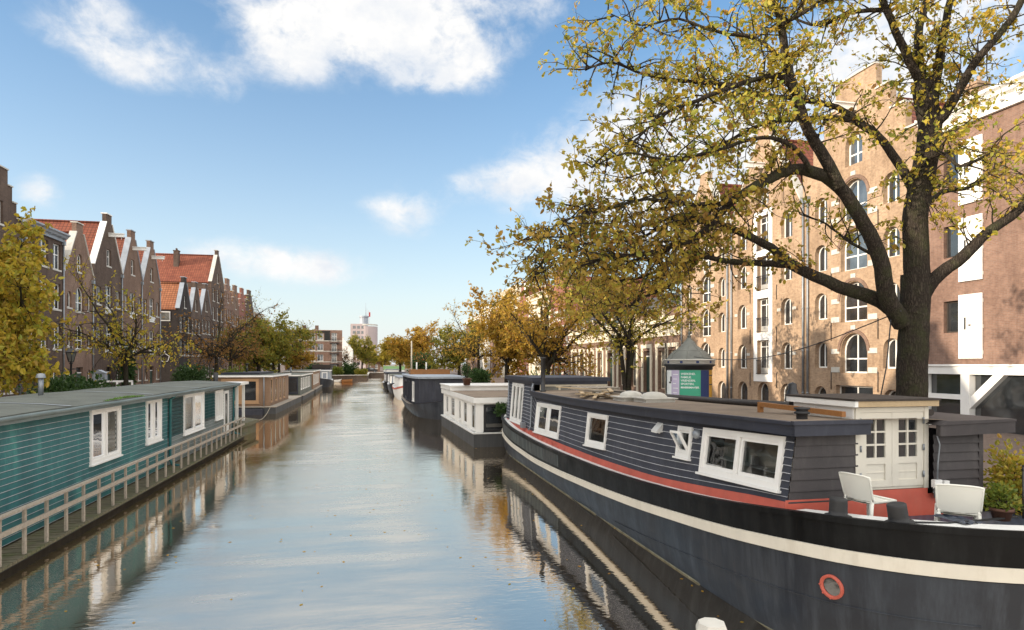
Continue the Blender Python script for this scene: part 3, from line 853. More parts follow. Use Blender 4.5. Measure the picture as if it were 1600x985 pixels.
k = MB(); k.box(-2.78, -2.752, 1.12, 2.08, 8.12, 9.08); k.build('pane', M['pane_pale'], w_)
k = MB()
for q in range(5):
    a = pi/2 + q * 2*pi/5; b3 = pi/2 + (q + 1) * 2*pi/5
    k.bar((-2.8, -1.0 + 2.6 + .55*cos(a), 3.4 + .55*sin(a)), (-2.8, 1.6 + .55*cos(b3), 3.4 + .55*sin(b3)), .06, .06)
k.tube([(-2.8, 1.6, 3.9), (-2.75, 1.6, 4.4)], .03, 6)
k.build('wall_lantern', M['clean_white'], black)
lrow('slim dark house with a grey edged gable right of the blackened one', 92.9, 97.9, 9.6, 13.8, 'gable', 'brick_dark', 2, coping='lead', roof='tile_orange')
lrow('dark house with white casements, its gable half hidden by a bare tree', 98.0, 103.6, 10.0, 14.2, 'gable', 'brick_dark', 2, coping='lead', roof='tile_orange')
lrow('large house whose great red tiled roof rises above its neighbours', 103.7, 112.0, 15.0, 20.3, 'gable', 'brick_dark', 2, coping='stone', depth=16, chimney=((-1.6, 5.5, 2.0),))
for i, (a, b2, e, r, k, wl, lab) in enumerate((
  (112.1, 118, 12.6, 16.8, 'step', 'brick_purple', 'stepped gable house just past the great red roof'),
  (118.1, 124, 12.0, 16.4, 'step', 'brick_brown', 'brown stepped gable house, second past the great red roof'),
  (124.1, 130, 12.4, 16.6, 'step', 'brick_red', 'red brick stepped gable house with red shutters behind the yellow bush'),
  (130.1, 138, 13.0, 17.0, 'step', 'brick_dark', 'dark stepped gable house, last with a gable on the left row'),
  (138.1, 147, 13.0, 14, 'flat', 'brick_brown', 'flat topped brick house at the far end of the left row'))):
    h = lrow(lab, a, b2, e, r, k, wl, 2, roof='tile_red', coping='stone', cornice=(12.2, .75, 'white') if k == 'flat' else None)
    if i == 2:
        for x in (-2.6, -1.2, .75, 2.6):
            for z in (.75, 3.5): 
                s = MB(); s.box(x - .2, x + .2, -.06, -.02, z, z + 1.7); s.build('shutter', M['red_shutter'], h)

# ---------------------------------------------------------------- the far end of the canal
def end_block():
    wins = []
    for j in range(4):
        z = .8 + j * 2.45
        wins += sym((-5.2, -2.8, -.4, 1.4), z, 1.35, 1.5, 0, style='pair', pane='pane_pale' if j == 3 else 'pane')
        wins += [(4.5, z - .3, 1.2, 1.9, 0, dict(style='cross', pane='pane_pale'))]
    # faces back down the canal
    t = house('brown apartment block with white bands and dark balconies at the canal end', 1, 0, 12.6, 10.4, 11, 'flat', 'brick_purple', wins, roof='tile_dark', coping='white', depth=11,
              bands=tuple((z, .18, 'stone') for z in (2.95, 5.4, 7.8)), ry=pi/2 + .07, loc=(-13.6, 153.5, STREET), cat='apartment block', name='apartment_block')
    k = MB(); k.box(-6.29, -4.0, -.05, -.003, 8.0, 10.0); k.box(.35, 3.6, -.05, -.003, 9.75, 10.2); k.box(2.3, 3.6, -.05, -.003, 8.0, 9.7); each(k, 'slate_attic', M['tile_dark'], t)
    for z in (2.4, 4.85, 7.3):
        r = MB(); r.box(3.5, 5.6, -.9, -.004, z, z + .15)
        for x in (3.52, 5.56): r.box(x, x + .04, -.88, -.82, z + .15, z + 1.05)
        for i in range(12): r.box(3.6 + i*.17, 3.63 + i*.17, -.88, -.85, z + .15, z + 1.0)
        r.box(3.5, 5.6, -.89, -.83, z + 1.0, z + 1.06); r.build('balcony', M['black_metal'], t)
    for x in (-2.2, .6):
        c = MB(); c.box(x - .4, x + .4, 3, 3.8, 10.4, 11.6); c.build('chimney', M['brick_brown'], t)
end_block()
def tower():
    t = thing('tower_block', 'pale pink tower block with a railed roof room and mast, far behind the canal end', 'tower block', (-5.2, 352, STREET), -.03); t.scale = (.84, .9, .97)
    M['pink'] = plain('pale_pink_render', (.40, .33, .32), .8, .06, .15)
    w = MB(); w.box(-8.2, 1.0, -7, 8, 0, 24.2); w.lathe([(7.2, 0), (7.2, 23.0), (6.9, 23.0), (6.9, 22.2)], 28, (1.0, 0, 0), smooth=False); w.box(-1, 6, -4, 4, 20, 23.02); w.build('wall', M['pink'], t)
    r = MB(); r.lathe([(2.6, 23), (2.6, 28.2), (3.0, 28.2), (3.0, 28.9), (0, 28.9)], 16, (-.4, 0, 0), smooth=False); r.build('roof_room', M['lead'], t)
    m = MB(); m.tube([(.8, 0, 28.9), (.8, 0, 36.5)], [.22, .06], 6); m.tube([(1.6, -.5, 28.9), (1.6, -.5, 33)], .1, 6); m.build('mast', M['lead'], t)
    f = MB(); f.box(2.8, 3.7, -.5, -.45, 28.5, 31); f.tube([(2.75, -.48, 24), (2.75, -.48, 32)], .08, 6); f.build('red_banner', M['red_shutter'], t)
    for j in range(8):
        for i in range(3):
            p = MB(); x = -6.8 + i*2.6; p.box(x, x + 1.7, -7.06, -7.003, 2.0 + j*2.8, 3.5 + j*2.8); p.build('window', M['pane'], t)
    k = MB(); k.lathe([(7.26, 23.4), (7.26, 24.2)], 28, (1.0, 0, 0), a0=-pi*.75, a1=pi*.1); k.build('roof_rail', M['stone'], t)
tower()
def small_house(lab, x, y, w, e, r, wl, rf, dep=7, face=pi/2):
    wins = sym((-w*.25, w*.25), 1.0, .9, 1.3, 0, style='cross')
    if e > 5: wins += sym((-w*.25, w*.25), 4.0, .9, 1.3, 0, style='cross')
    house(lab, 1, 0, w, e, r, 'gable', wl, wins, roof=rf, coping='white', depth=dep, loc=(x, y, STREET), ry=face)
small_house('white gabled house with a dark roof edge between the end trees', -9.0, 186, 6, 6.5, 10.0, 'white', 'tile_dark')
small_house('little brick pavilion with a red tiled roof beside the parked black car', -.5, 214, 4.6, 4.2, 6.4, 'brick_brown', 'tile_red')
# ---------------------------------------------------------------- boats
M['navy_board'] = plain('navy_boarding', (.027, .030, .044), .6, .22, 1.6, dirt=.28, dirtcol=(.12, .13, .15), bump=.12)
M['brown_board'] = plain('weathered_dark_boarding', (.036, .030, .031), .6, .25, 1.8, dirt=.35, dirtcol=(.10, .09, .085), bump=.15)
M['board_edge'] = plain('bare_edge_glint', (.40, .41, .44), .5, .3, 2.5)  # worn board lips; light caught along them is put into the pale colour
M['fascia'] = plain('navy_fascia', (.018, .021, .035), .5, .2, 2, dirt=.15, dirtcol=(.15, .16, .18))
M['hull_red'] = plain('salmon_red_paint', (.50, .10, .065), .5, .15, 1.8, dirt=.35, dirtcol=(.42, .17, .12))
M['deck_white'] = plain('white_deck_paint', (.62, .62, .60), .55, .08, 2, dirt=.5, dirtcol=(.35, .33, .3))
M['strake'] = plain('cream_strake_paint', (.66, .62, .53), .5, .07, 1.5, dirt=.35, dirtcol=(.42, .36, .27))
M['felt'] = plain('sandy_roof_felt', (.19, .145, .105), .95, .25, 1.1, dirt=.5, dirtcol=(.10, .08, .06), fine=90, bump=.4)
M['felt_grey'] = plain('grey_green_roof_felt', (.105, .115, .098), .9, .25, .9, dirt=.45, dirtcol=(.07, .065, .055), fine=80, bump=.35)
M['orange_wood'] = wood('varnished_wood', (.36, .16, .05), (.24, .10, .03), .5, (1, 6, 6))
M['pale_wood'] = wood('pale_bare_wood', (.52, .39, .23), (.42, .30, .17), .6, (6, 6, 6))
M['grey_wood'] = wood('grey_weathered_wood', (.40, .35, .285), (.25, .215, .175), .85, (4, 4, 4))
M['deck_wood'] = wood('mossy_walkway_wood', (.16, .14, .09), (.075, .07, .045), .9, (1, 5, 5), .8, (.085, .10, .035))
M['cedar'] = wood('cedar_slats', (.27, .17, .105), (.19, .115, .07), .7, (1, 1, 12))
M['cedar_pale'] = wood('new_cedar', (.50, .31, .17), (.42, .25, .13), .65, (6, 6, 2))
M['curtain'] = plain('curtain_cloth', (.72, .69, .62), .9, .12, 6)
M['lace'] = plain('white_lace', (.74, .73, .70), .9, .08, 9)
M['inside'] = plain('dim_interior', (.46, .42, .36), .9, .3, 1.2)
M['rubber'] = plain('black_rubber', (.02, .02, .021), .65, .2, 6)

def boat_steel(name, base, streak, amount, rough=.42, spec=.3):
    t = NT(name); c = t.coords()
    st = t.noise(t.scale(c, (2.6, 2.6, .22)), 1.6, 8, .7); bl = t.noise(c, .7, 6, .65); sp = t.noise(c, 9, 5, .7)
    co = t.mix(t.ramp(st, [(.46, (0, 0, 0)), (.72, (amount,) * 3)]), base, streak)
    co = t.mix(t.ramp(bl, [(.45, (0, 0, 0)), (.75, (amount * .9,) * 3)]), co, tuple(x * .75 for x in streak))
    co = t.mix(t.ramp(sp, [(.70, (0, 0, 0)), (.78, (amount * .6,) * 3)]), co, (.20, .19, .18))
    ru = t.noise(t.scale(c, (3.5, 3.5, .35)), 2.2, 9, .75)
    co = t.mix(t.ramp(ru, [(.63, (0, 0, 0)), (.74, (amount * .7,) * 3)]), co, (.10, .045, .022))
    t.bsdf(co, t.ramp(bl, [(.3, (rough - .12,) * 3), (.7, (rough + .2,) * 3)]), 0, spec, t.bump(t.noise(c, 1.3, 3), .25, .04)); return t.mat
M['hull_grey'] = boat_steel('slate_hull_paint', (.018, .021, .028), (.06, .07, .085), .75)
M['hull_black'] = boat_steel('black_bulwark_paint', (.004, .004, .0045), (.028, .03, .03), .4, .42, .14)
M['hull_peel'] = boat_steel('peeling_black_paint', (.014, .016, .017), (.13, .16, .16), .9, .4)
M['concrete'] = boat_steel('dark_concrete_float', (.05, .052, .055), (.10, .10, .095), .6, .7)
M['waterline'] = plain('pale_waterline_growth', (.20, .20, .15), .9, .4, 3, dirt=.6, dirtcol=(.07, .08, .035))

def boards(mb, fmap, s0, s1, t0, t1, pitch, holes, lip=.016, mi=0, edge=1, ns=1, gap=.010):
    """overlapping boards: rows along s, stacked in t; holes (s0,s1,t0,t1) are left open.
    fmap(s,t,o) gives the point, o metres proud of the wall."""
    n = max(1, round((t1 - t0) / pitch)); p = (t1 - t0) / n
    for k in range(n):
        a, b = t0 + k*p, t0 + (k+1)*p
        cuts = sorted({a, b} | {h for q in holes for h in q[2:4] if a + 1e-4 < h < b - 1e-4})
        for c, d in zip(cuts, cuts[1:]):
            xs = [s0]; segs = []
            for h in sorted(q for q in holes if q[2] < d - 1e-4 and q[3] > c + 1e-4):
                if h[0] > xs[-1]: segs.append((xs[-1], h[0]))
                xs.append(max(xs[-1], h[1]))
            if xs[-1] < s1: segs.append((xs[-1], s1))
            for u, v in segs:
                m = max(1, int(abs(v - u) / ns + .5)) if ns else 1
                oc, od = lip * (1 - (c - a) / p) , lip * (1 - (d - a) / p)
                pts = [u + (v - u) * i / m for i in range(m + 1)]
                if c == a:
                    mb.sheet([[fmap(s, c, oc) for s in pts], [fmap(s, c + gap, oc) for s in pts], [fmap(s, d, od) for s in pts]][1:], mi)
                    mb.sheet([[fmap(s, c, oc) for s in pts], [fmap(s, c + gap, oc) for s in pts]], edge)
                    mb.sheet([[fmap(s, c, 0) for s in pts], [fmap(s, c, oc) for s in pts]], edge)
                else:
                    mb.sheet([[fmap(s, c, oc) for s in pts], [fmap(s, d, od) for s in pts]], mi)

def boat_window(parent, corners, nrm, n=2, frame='clean_white', th=.07, proud=.035, curtain=None, tilt=False, pane='glass', inner=True):
    """a framed window from four corners: (near bottom, far bottom, far top, near top); n lights side by side"""
    A, B, C, D = [Vector(p) for p in corners]; nrm = Vector(nrm).normalized()
    def at(u, v, o): return (A*(1-u)*(1-v) + B*u*(1-v) + C*u*v + D*(1-u)*v) + nrm * o
    wu = (B - A).length; hv = (D - A).length; f = MB()
    def rail(u0, u1, v0, v1, o0=-.05, o1=proud):
        vs = [at(u0,v0,o0), at(u1,v0,o0), at(u1,v1,o0), at(u0,v1,o0), at(u0,v0,o1), at(u1,v0,o1), at(u1,v1,o1), at(u0,v1,o1)]
        f.add(vs, [(0,3,2,1),(4,5,6,7),(0,1,5,4),(1,2,6,5),(2,3,7,6),(3,0,4,7)])
    tu, tv = th / wu, th / hv
    rail(-tu*.5, 1 + tu*.5, -tv*.6, tv*.6); rail(-tu*.5, 1 + tu*.5, 1 - tv*.6, 1 + tv*.5); rail(-tu*.5, tu*.7, tv*.6, 1 - tv*.6); rail(1 - tu*.7, 1 + tu*.5, tv*.6, 1 - tv*.6)
    for k in range(1, n): rail(k/n - tu*.45, k/n + tu*.45, tv*.6, 1 - tv*.6)
    rail(-tu, 1 + tu, -tv*1.1, -tv*.6, -.02, proud + .04)
    for k in range(n):           # sash frames, set back
        a, b2 = k/n + tu*.7, (k+1)/n - tu*.7
        rail(a, b2, tv*.6, tv*1.35, -.04, proud*.4); rail(a, b2, 1 - tv*1.3, 1 - tv*.6, -.04, proud*.4)
        rail(a, a + tu*.6, tv*1.35, 1 - tv*1.3, -.04, proud*.4); rail(b2 - tu*.6, b2, tv*1.35, 1 - tv*1.3, -.04, proud*.4)
    fo = f.build('window', M[frame], parent)
    g = MB()
    for k in range(n):
        a, b2 = k/n + tu*1.0, (k+1)/n - tu*1.0
        g.quad(at(a, tv*1.1, -.02), at(b2, tv*1.1, -.02), at(b2, 1 - tv*1.1, -.02 + (.0)), at(a, 1 - tv*1.1, -.02))
    g.build('pane', M[pane], fo)
    if inner:
        c = MB(); c.quad(at(0, 0, -.42), at(1, 0, -.42), at(1, 1, -.42), at(0, 1, -.42)); c.quad(at(0, .0, -.05), at(1, .0, -.05), at(1, .0, -.42), at(0, .0, -.42))
        c.build('inner_wall', M['inside'], fo)
    if curtain == 'lace':
        c = MB(); rows = 9
        for k in range(n):
            for s in (0, 1):
                u0 = k/n + (tu*1.2 if s == 0 else .52/n); u1 = k/n + (.48/n if s == 0 else 1/n - tu*1.2)
                for r in range(rows):
                    v0 = tv*1.2 + (1 - tv*2.4) * r / rows; v1 = v0 + (1 - tv*2.4) / rows * .55
                    m = 6
                    c.sheet([[at(u0 + (u1-u0)*i/m, v, -.045 + .012*sin(i*2.2 + k)) for i in range(m+1)] for v in (v0, v1)])
        c.build('lace_curtain', M['lace'], fo)
        c = MB(); m = 24
        c.sheet([[at(tu + (1 - 2*tu)*i/m, v, -.08 + .015*sin(i*1.9)) for i in range(m+1)] for v in (.04, .96)]); c.build('curtain', M['curtain'], fo)
    elif curtain:
        c = MB()
        for u0, u1 in curtain:
            m = max(4, int((u1-u0)*wu/.06)); c.sheet([[at(u0 + (u1-u0)*i/m, v, -.14 + .028*sin(i*1.9)) for i in range(m+1)] for v in (.06, .95)])
        c.build('curtain', M['lace'], fo)
    if tilt:
        c = MB()
        P = [at(tu*1.2, tv*1.2, .0), at(1 - tu*1.2, tv*1.2, .0), at(1 - tu*1.2, 1 - tv*1.3, .26), at(tu*1.2, 1 - tv*1.3, .26)] if tilt == 'out' else \
            [at(tu*1.2, tv*1.2, -.02), at(1 - tu*1.2, tv*1.2, -.02), at(1 - tu*1.2, 1 - tv*1.3, -.2), at(tu*1.2, 1 - tv*1.3, -.2)]
        for i in range(4): c.bar(P[i], P[(i+1) % 4], .05, .05, 0, nrm)
        s_ = c.build('tilted_sash', M[frame], fo); c = MB(); c.quad(*P); c.build('pane', M[pane], s_)
    return fo

# ================================================================ the big converted barge
BY0, BY1, BXC, BB = 5.75, 32.6, 8.40, 2.58
ZG = [(5.7, 2.24), (8.1, 2.05), (9.6, 1.86), (11.2, 1.69), (13.5, 1.52), (15.9, 1.40), (20, 1.30), (23.4, 1.28), (27.4, 1.36), (29.3, 1.53), (32.6, 1.85)]
ZS = [(5.7, 1.80), (8.1, 1.65), (9.6, 1.46), (11.2, 1.31), (13.5, 1.10), (15.9, .94), (20, .74), (23.4, .65), (27.4, .74), (29.3, .92), (32.6, 1.22)]
def hb(y, k=1.0):
    a = abs(2 * (y - BY0) / (BY1 - BY0) - 1)
    return BB * max(0.0, 1 - min(1, a) ** 12) ** .72
def stations(y0=BY0, y1=BY1):
    out = []; n = 72
    for i in range(n + 1):
        th_ = pi * i / n; out.append((BY0 + BY1) / 2 - (BY1 - BY0) / 2 * cos(th_))
    return out
def hull_pt(y, z, side, o=0.0):
    h = hb(y); zg = smooth_interp(ZG, y)
    f = 1 - .16 * max(0, (zg - z) / (zg + .8)) ** 1.6 * (1.0 if z < .2 else .7)
    e = min(1, abs(2 * (y - BY0) / (BY1 - BY0) - 1)); yy = y + (0 if e < .8 else (1 if y < 15 else -1) * (e - .8) * 5 * .55 * max(0, zg - z) / 2.5)
    return Vector((BXC + side * (h * f + o), yy, z))
barge = thing('converted_barge', 'large barge with navy boarded cabin, slate hull and cream stripe, nearest boat on the right', 'houseboat', (BXC, 19, 0))
BR = (BXC, 19, 0)
ys = stations()
hl, bw, rs, gw, wlb = MB(), MB(), MB(), MB(), MB()
for side in (-1, 1):
    zz = lambda y, f: -.9 + (smooth_interp(ZS, y) - .2 + .9) * f
    hl.sheet([[hull_pt(y, zz(y, f), side) for y in ys] for f in (0, .25, .4, .55, .7, .85, 1)], 0, True)
    bw.sheet([[hull_pt(y, smooth_interp(ZS, y) + (smooth_interp(ZG, y) - smooth_interp(ZS, y)) * f, side) for y in ys] for f in (0, .5, 1)], 0, True)
    top = lambda y: smooth_interp(ZS, y); o = .045
    prof = [(-.185, 0), (-.185, o), (0.0, o), (0.0, 0)]
    rs.sheet([[hull_pt(y, top(y) + dz, side, oo) for y in ys] for dz, oo in prof])
    gprof = [(-.05, .0), (-.05, .035), (.03, .035), (.03, -.09), (-.02, -.09)]
    gw.sheet([[hull_pt(y, smooth_interp(ZG, y) + dz, side, oo) for y in ys] for dz, oo in gprof])
    wlb.sheet([[hull_pt(y, z, side, .004) for y in ys] for z in (-.05, .035 )])
hl.build('hull', M['hull_grey'], barge, BR); bw.build('bulwark', M['hull_black'], barge, BR)
rs.build('rubbing_strake', M['strake'], barge, BR); gw.build('gunwale', M['hull_black'], barge, BR); wlb.build('waterline_growth', M['waterline'], barge, BR)
# weld seam along the hull, peeling patches near the far end
sm = MB(); sm.tube([hull_pt(y, smooth_interp(ZS, y) - .78, -1, .002) for y in ys[6:-8]], .012, 5); sm.build('weld_seam', M['hull_grey'], barge, BR)
pp = MB(); yy = [20 + .6*i for i in range(17)]
pp.sheet([[hull_pt(y, smooth_interp(ZS, y) + (smooth_interp(ZG, y) - smooth_interp(ZS, y)) * f, -1, .004) for y in yy] for f in (.15, .5, .85)], 0, True); pp.build('peeling_panel', M['hull_peel'], barge, BR)
# decks
dk = MB(); dk.sheet([[hull_pt(y, smooth_interp(ZG, y) - .01, s, -.05 if abs(s) == 1 else 0) if abs(s) == 1 else Vector((BXC + s*hb(y)*.8, y, smooth_interp(ZG, y) + .01)) for s in (-1, -.5, .5, 1)] for y in ys if y > 8.72]); dk.build('side_deck', M['deck_white'], barge, BR)
def rim_in(y, s):
    p = hull_pt(y, smooth_interp(ZG, y) - .01, s, -.05); return p
rm = MB(); yn = [y for y in ys if y <= 8.75]
ring = [rim_in(y, -1) for y in yn[::-1]] + [rim_in(y, 1) for y in yn[1:]]
inr = []
for p in ring:
    q = Vector((BXC + (p.x - BXC) * .83, 8.75 - (8.75 - p.y) * .86, p.z + .012)); inr.append(q)
rm.sheet([ring, inr]); rm.sheet([inr, [Vector((p.x, p.y, p.z - .04)) for p in inr]]); rm.build('deck_rim', M['deck_white'], barge, BR)
t = NT('blue_chequer_plate'); c = t.scale(t.coords(), (14, 14, 14)); ck = t.n('ShaderNodeTexChecker'); t.l(c, ck.inputs['Vector']); ck.inputs['Scale'].default_value = 1
ck.inputs[1].default_value = (.035, .045, .07, 1); ck.inputs[2].default_value = (.06, .075, .11, 1); t.bsdf(ck.outputs[0], .4, .3, .5, t.bump(ck.outputs[1], .5, .01)); M['chequer'] = t.mat
FD = 1.79
wd = MB(); wd.add([Vector((p.x, p.y, FD)) for p in inr], [tuple(range(len(inr)))]); wd.sheet([[Vector((p.x, p.y, p.z - .04)) for p in inr], [Vector((p.x, p.y, FD)) for p in inr]]); wd.build('cockpit_deck', M['chequer'], barge, BR)
# mooring bollards on the rim, scuppers, chain plates
for x, y, tl in ((6.28, 7.72, .03), (6.62, 7.02, -.16)):
    k = MB(); z = smooth_interp(ZG, y) + .0
    ax = Vector((tl, -tl*.2, 1)).normalized()
    P = [Vector((x, y, z)) + ax * q for q in (0, .02, .024, .1, .22, .25, .26)]
    k.tube(P, [.175, .175, .122, .118, .115, .115, .10], 20); k.build('mooring_bollard', M['rubber'], barge, BR)
k = MB()
for i in range(26):
    y = 9.6 + i * .72; x = 6.165 + .0
    zb = smooth_interp([(8.7, 2.04), (10.8, 1.82), (13.4, 1.58), (17.2, 1.45), (25.2, 1.5)], y) - .11
    k.tube([(x, y - .07, zb + .02), (x - .02, y - .06, zb - .03), (x - .02, y + .06, zb - .03), (x, y + .07, zb + .02)], .012, 5)
k.build('lashing_eyes', M['hull_red'], barge, BR).data and None
# portholes
for y, z in ((7.64, 1.12),):
    n_ = Vector((-1, -.42, -.12)).normalized(); c0 = hull_pt(y, z, -1, .0)
    e1 = Vector((0, 0, 1)); e1 = (e1 - n_*e1.dot(n_)).normalized(); e2 = n_.cross(e1)
    def circ(r, o): return [c0 + n_*o + (e1*cos(2*pi*i/28) + e2*sin(2*pi*i/28))*r for i in range(29)]
    # take the outward direction from the hull itself
    tA, tB = hull_pt(y + .1, z, -1) - hull_pt(y - .1, z, -1), hull_pt(y, z + .1, -1) - hull_pt(y, z - .1, -1)
    n_ = tA.cross(tB).normalized(); n_ = n_ if n_.x < 0 else -n_
    e1 = tB.normalized(); e2 = n_.cross(e1)
    k = MB(); k.sheet([circ(.168, -.02), circ(.168, .03), circ(.14, .04), circ(.125, .012), circ(.12, -.02)], 0, True)
    for i in range(8):
        p = c0 + (e1*cos(i*pi/4) + e2*sin(i*pi/4))*.155; k.tube([p + n_*.035, p + n_*.052], .012, 6)
    ph = k.build('porthole', M['hull_red'], barge, BR)
    k = MB(); k.add([p for p in circ(.124, .006)[:-1]], [tuple(range(28))]); k.build('pane', M['pane'], ph, BR)

# cabin
CB = [(8.7, 2.045), (10.8, 1.83), (13.4, 1.60), (17.2, 1.47), (21, 1.42), (25.2, 1.44), (30.2, 1.55)]
CT = [(8.7, 3.10), (14.7, 2.94), (20, 2.86), (25.2, 2.86), (30.2, 3.34)]
def cab(s, t, o):
    zb = smooth_interp(CB, s); zt = smooth_interp(CT, s) if s < 25.2 else 3.34
    return Vector((6.20 + .15 * t - o, s, zb + (zt - zb) * t))
def wz(y, zb, zt):
    b0, b1 = cab(y, 0, 0).z, cab(y, 1, 0).z; return ((zb - b0) / (b1 - b0), (zt - b0) / (b1 - b0))
WN = [(8.98, 11.42, (2.25, 3.0), (2.13, 2.90), 2), (11.95, 12.48, (2.30, 2.86), (2.28, 2.84), 1), (16.75, 18.35, (1.88, 2.72), (1.80, 2.68), 1), (21.3, 24.5, (1.66, 2.68), (1.56, 2.62), 2)]
ccoam = MB(); ccoam.sheet([[Vector((6.18, y, smooth_interp(CB, y) + .05)) for y in [8.7 + .5*i for i in range(44)]], [Vector((6.14, y, smooth_interp(ZG, y) - .03)) for y in [8.7 + .5*i for i in range(44)]]], 0)
ccoam.quad((6.15, 8.70, 2.10), (9.8, 8.70, 2.10), (9.8, 8.70, 1.7), (6.15, 8.70, 1.7))
ccoam.quad((7.44, 8.70, 2.19), (8.74, 8.70, 2.19), (8.74, 8.70, 2.10), (7.44, 8.70, 2.10))
ccoam.build('coaming', M['hull_red'], barge, BR)
cw = MB(); H = []
for a, b2, za, zb_, n in WN:
    ta = wz(a, *za); tb = wz(b2, *zb_); H.append((a + .02, b2 - .02, (ta[0] + tb[0]) / 2 + .02, (ta[1] + tb[1]) / 2 - .02))
boards(cw, cab, 8.72, 25.2, 0, 1, .11, H, ns=.9)
cw.build('cabin_wall', [M['navy_board'], M['board_edge']], barge, BR)
cw = MB(); boards(cw, cab, 25.2, 30.2, 0, 1, .075, [(27.0, 29.2, wz(28, 1.6, 3.2)[0], wz(28, 1.6, 3.2)[1])], ns=.9)
boards(cw, lambda s, t, o: Vector((6.35 + (s - 6.35), 25.2 - o, 2.85 + .1*t)), 6.35, 6.6, 0, 1, 1, [], ns=0)
cw.build('cabin_wall', [M['navy_board'], M['board_edge']], barge, BR)
for i, (a, b2, za, zb_, n) in enumerate(WN):
    ta, tb = wz(a, *za), wz(b2, *zb_)
    P = [cab(a, ta[0], .0), cab(b2, tb[0], .0), cab(b2, tb[1], .0), cab(a, ta[1], .0)]
    boat_window(barge, [p - Vector(BR) for p in P], (-1, 0, .12), n, th=.085 if n == 2 else .075, proud=.05, curtain=None, tilt='out' if i == 1 else ('in' if i == 2 else False))
P = [cab(27.0, wz(27, 1.62, 3.26)[0], 0), cab(29.2, wz(29, 1.62, 3.26)[0], 0), cab(29.2, wz(29, 1.62, 3.26)[1], 0), cab(27.0, wz(27, 1.62, 3.26)[1], 0)]
boat_window(barge, [p - Vector(BR) for p in P], (-1, 0, .1), 3, curtain=((.05, .95),), th=.09)
# things on the sill inside the big window
sh = MB(); sh.box(6.52, 6.75, 9.1, 11.3, 2.36, 2.385); sh.box(6.6, 6.68, 10.55, 10.75, 2.39, 2.66); sh.box(6.6, 6.68, 10.8, 10.92, 2.39, 2.6); sh.box(6.6, 6.68, 10.2, 10.35, 2.39, 2.55); sh.build('shelf', M['deck_white'], barge, BR)
# end wall facing the stern deck
ew = MB()
lw = lambda s, t, o: Vector((s + (.15*t if s < 6.3 else 0), 8.70 - o, 2.045 + (3.10 - 2.045) * t))
boards(ew, lambda s, t, o: Vector((6.20 + .15*t*(1 - (s - 6.2)/1.24) + (s - 6.2), 8.72 - o, 2.045 + 1.055*t)), 6.2, 7.44, 0, 1, .155, [], ns=0, lip=.022, edge=0)
ew.build('end_wall', M['brown_board'], barge, BR); ew = MB()
boards(ew, lambda s, t, o: Vector((s, 8.62 - o, 2.05 + 1.0*t)), 8.76, 9.72, 0, 1, .135, [], ns=0, lip=.022, edge=0)
ew.box(9.64, 9.72, 8.60, 8.72, 2.04, 3.05); ew.quad((9.72, 8.62, 2.0), (9.72, 10.2, 2.0), (9.72, 10.2, 3.05), (9.72, 8.62, 3.05))
ew.build('end_wall', M['brown_board'], barge, BR)
# far side and the shell under the roof
fw = MB(); fw.sheet([[Vector((9.05, y, smooth_interp(ZG, y))) for y in (8.9, 14, 20, 25.2, 30.2)], [Vector((9.05, y, smooth_interp(CT, y) if y < 25.3 else 3.3)) for y in (8.9, 14, 20, 25.2, 30.2)]]); fw.quad((6.2, 30.2, 1.4), (9.3, 30.2, 1.4), (9.3, 30.2, 3.34), (6.35, 30.2, 3.34))
fw.build('far_wall', M['brown_board'], barge, BR)
# roof with fascia
rf = MB(); yr = [8.55] + [9 + .9*i for i in range(18)] + [25.2]
def rz(y): return smooth_interp(CT, y) + .19
rf.sheet([[Vector((x, y, rz(y) + .05 * (1 - ((x - 7.65) / 1.5) ** 2) * .8)) for y in yr] for x in (6.22, 6.6, 7.2, 7.8, 8.4, 9.1)])
rf.build('roof', M['felt'], barge, BR)
fa = MB()
fa.sheet([[Vector((x, y, rz(y) + dz)) for y in yr] for x, dz in ((6.3, -.19), (6.17, -.19), (6.17, -.02), (6.13, -.02), (6.13, .03), (6.25, .03), (6.25, .0))])
fa.box(6.17, 7.5, 8.50, 8.54, 3.10, 3.27); fa.box(6.13, 7.5, 8.46, 8.54, 3.275, 3.33); fa.quad((6.17, 8.54, 3.1), (7.5, 8.54, 3.1), (7.5, 8.75, 3.1), (6.17, 8.75, 3.1))
fa.build('fascia', M['fascia'], barge, BR)
be = MB(); be.tube([(8.98, y, rz(y) + .07) for y in yr[1:-1]], .07, 8); be.tube([(9.12, y, rz(y) + .1) for y in yr[1:-3]], .055, 8); be.build('roof_pipe', M['dark_wood'], barge, BR)
bx = MB(); bx.prism([(8.70, 3.05), (8.70, 3.22), (10.15, 3.26), (10.15, 3.08)], 8.42, 8.50, 'y'); bx.prism([(8.70, 3.225), (8.82, 3.29), (10.15, 3.30), (10.15, 3.263)], 8.40, 10.2, 'y'); bx.build('box_roof', M['brown_board'], barge, BR)
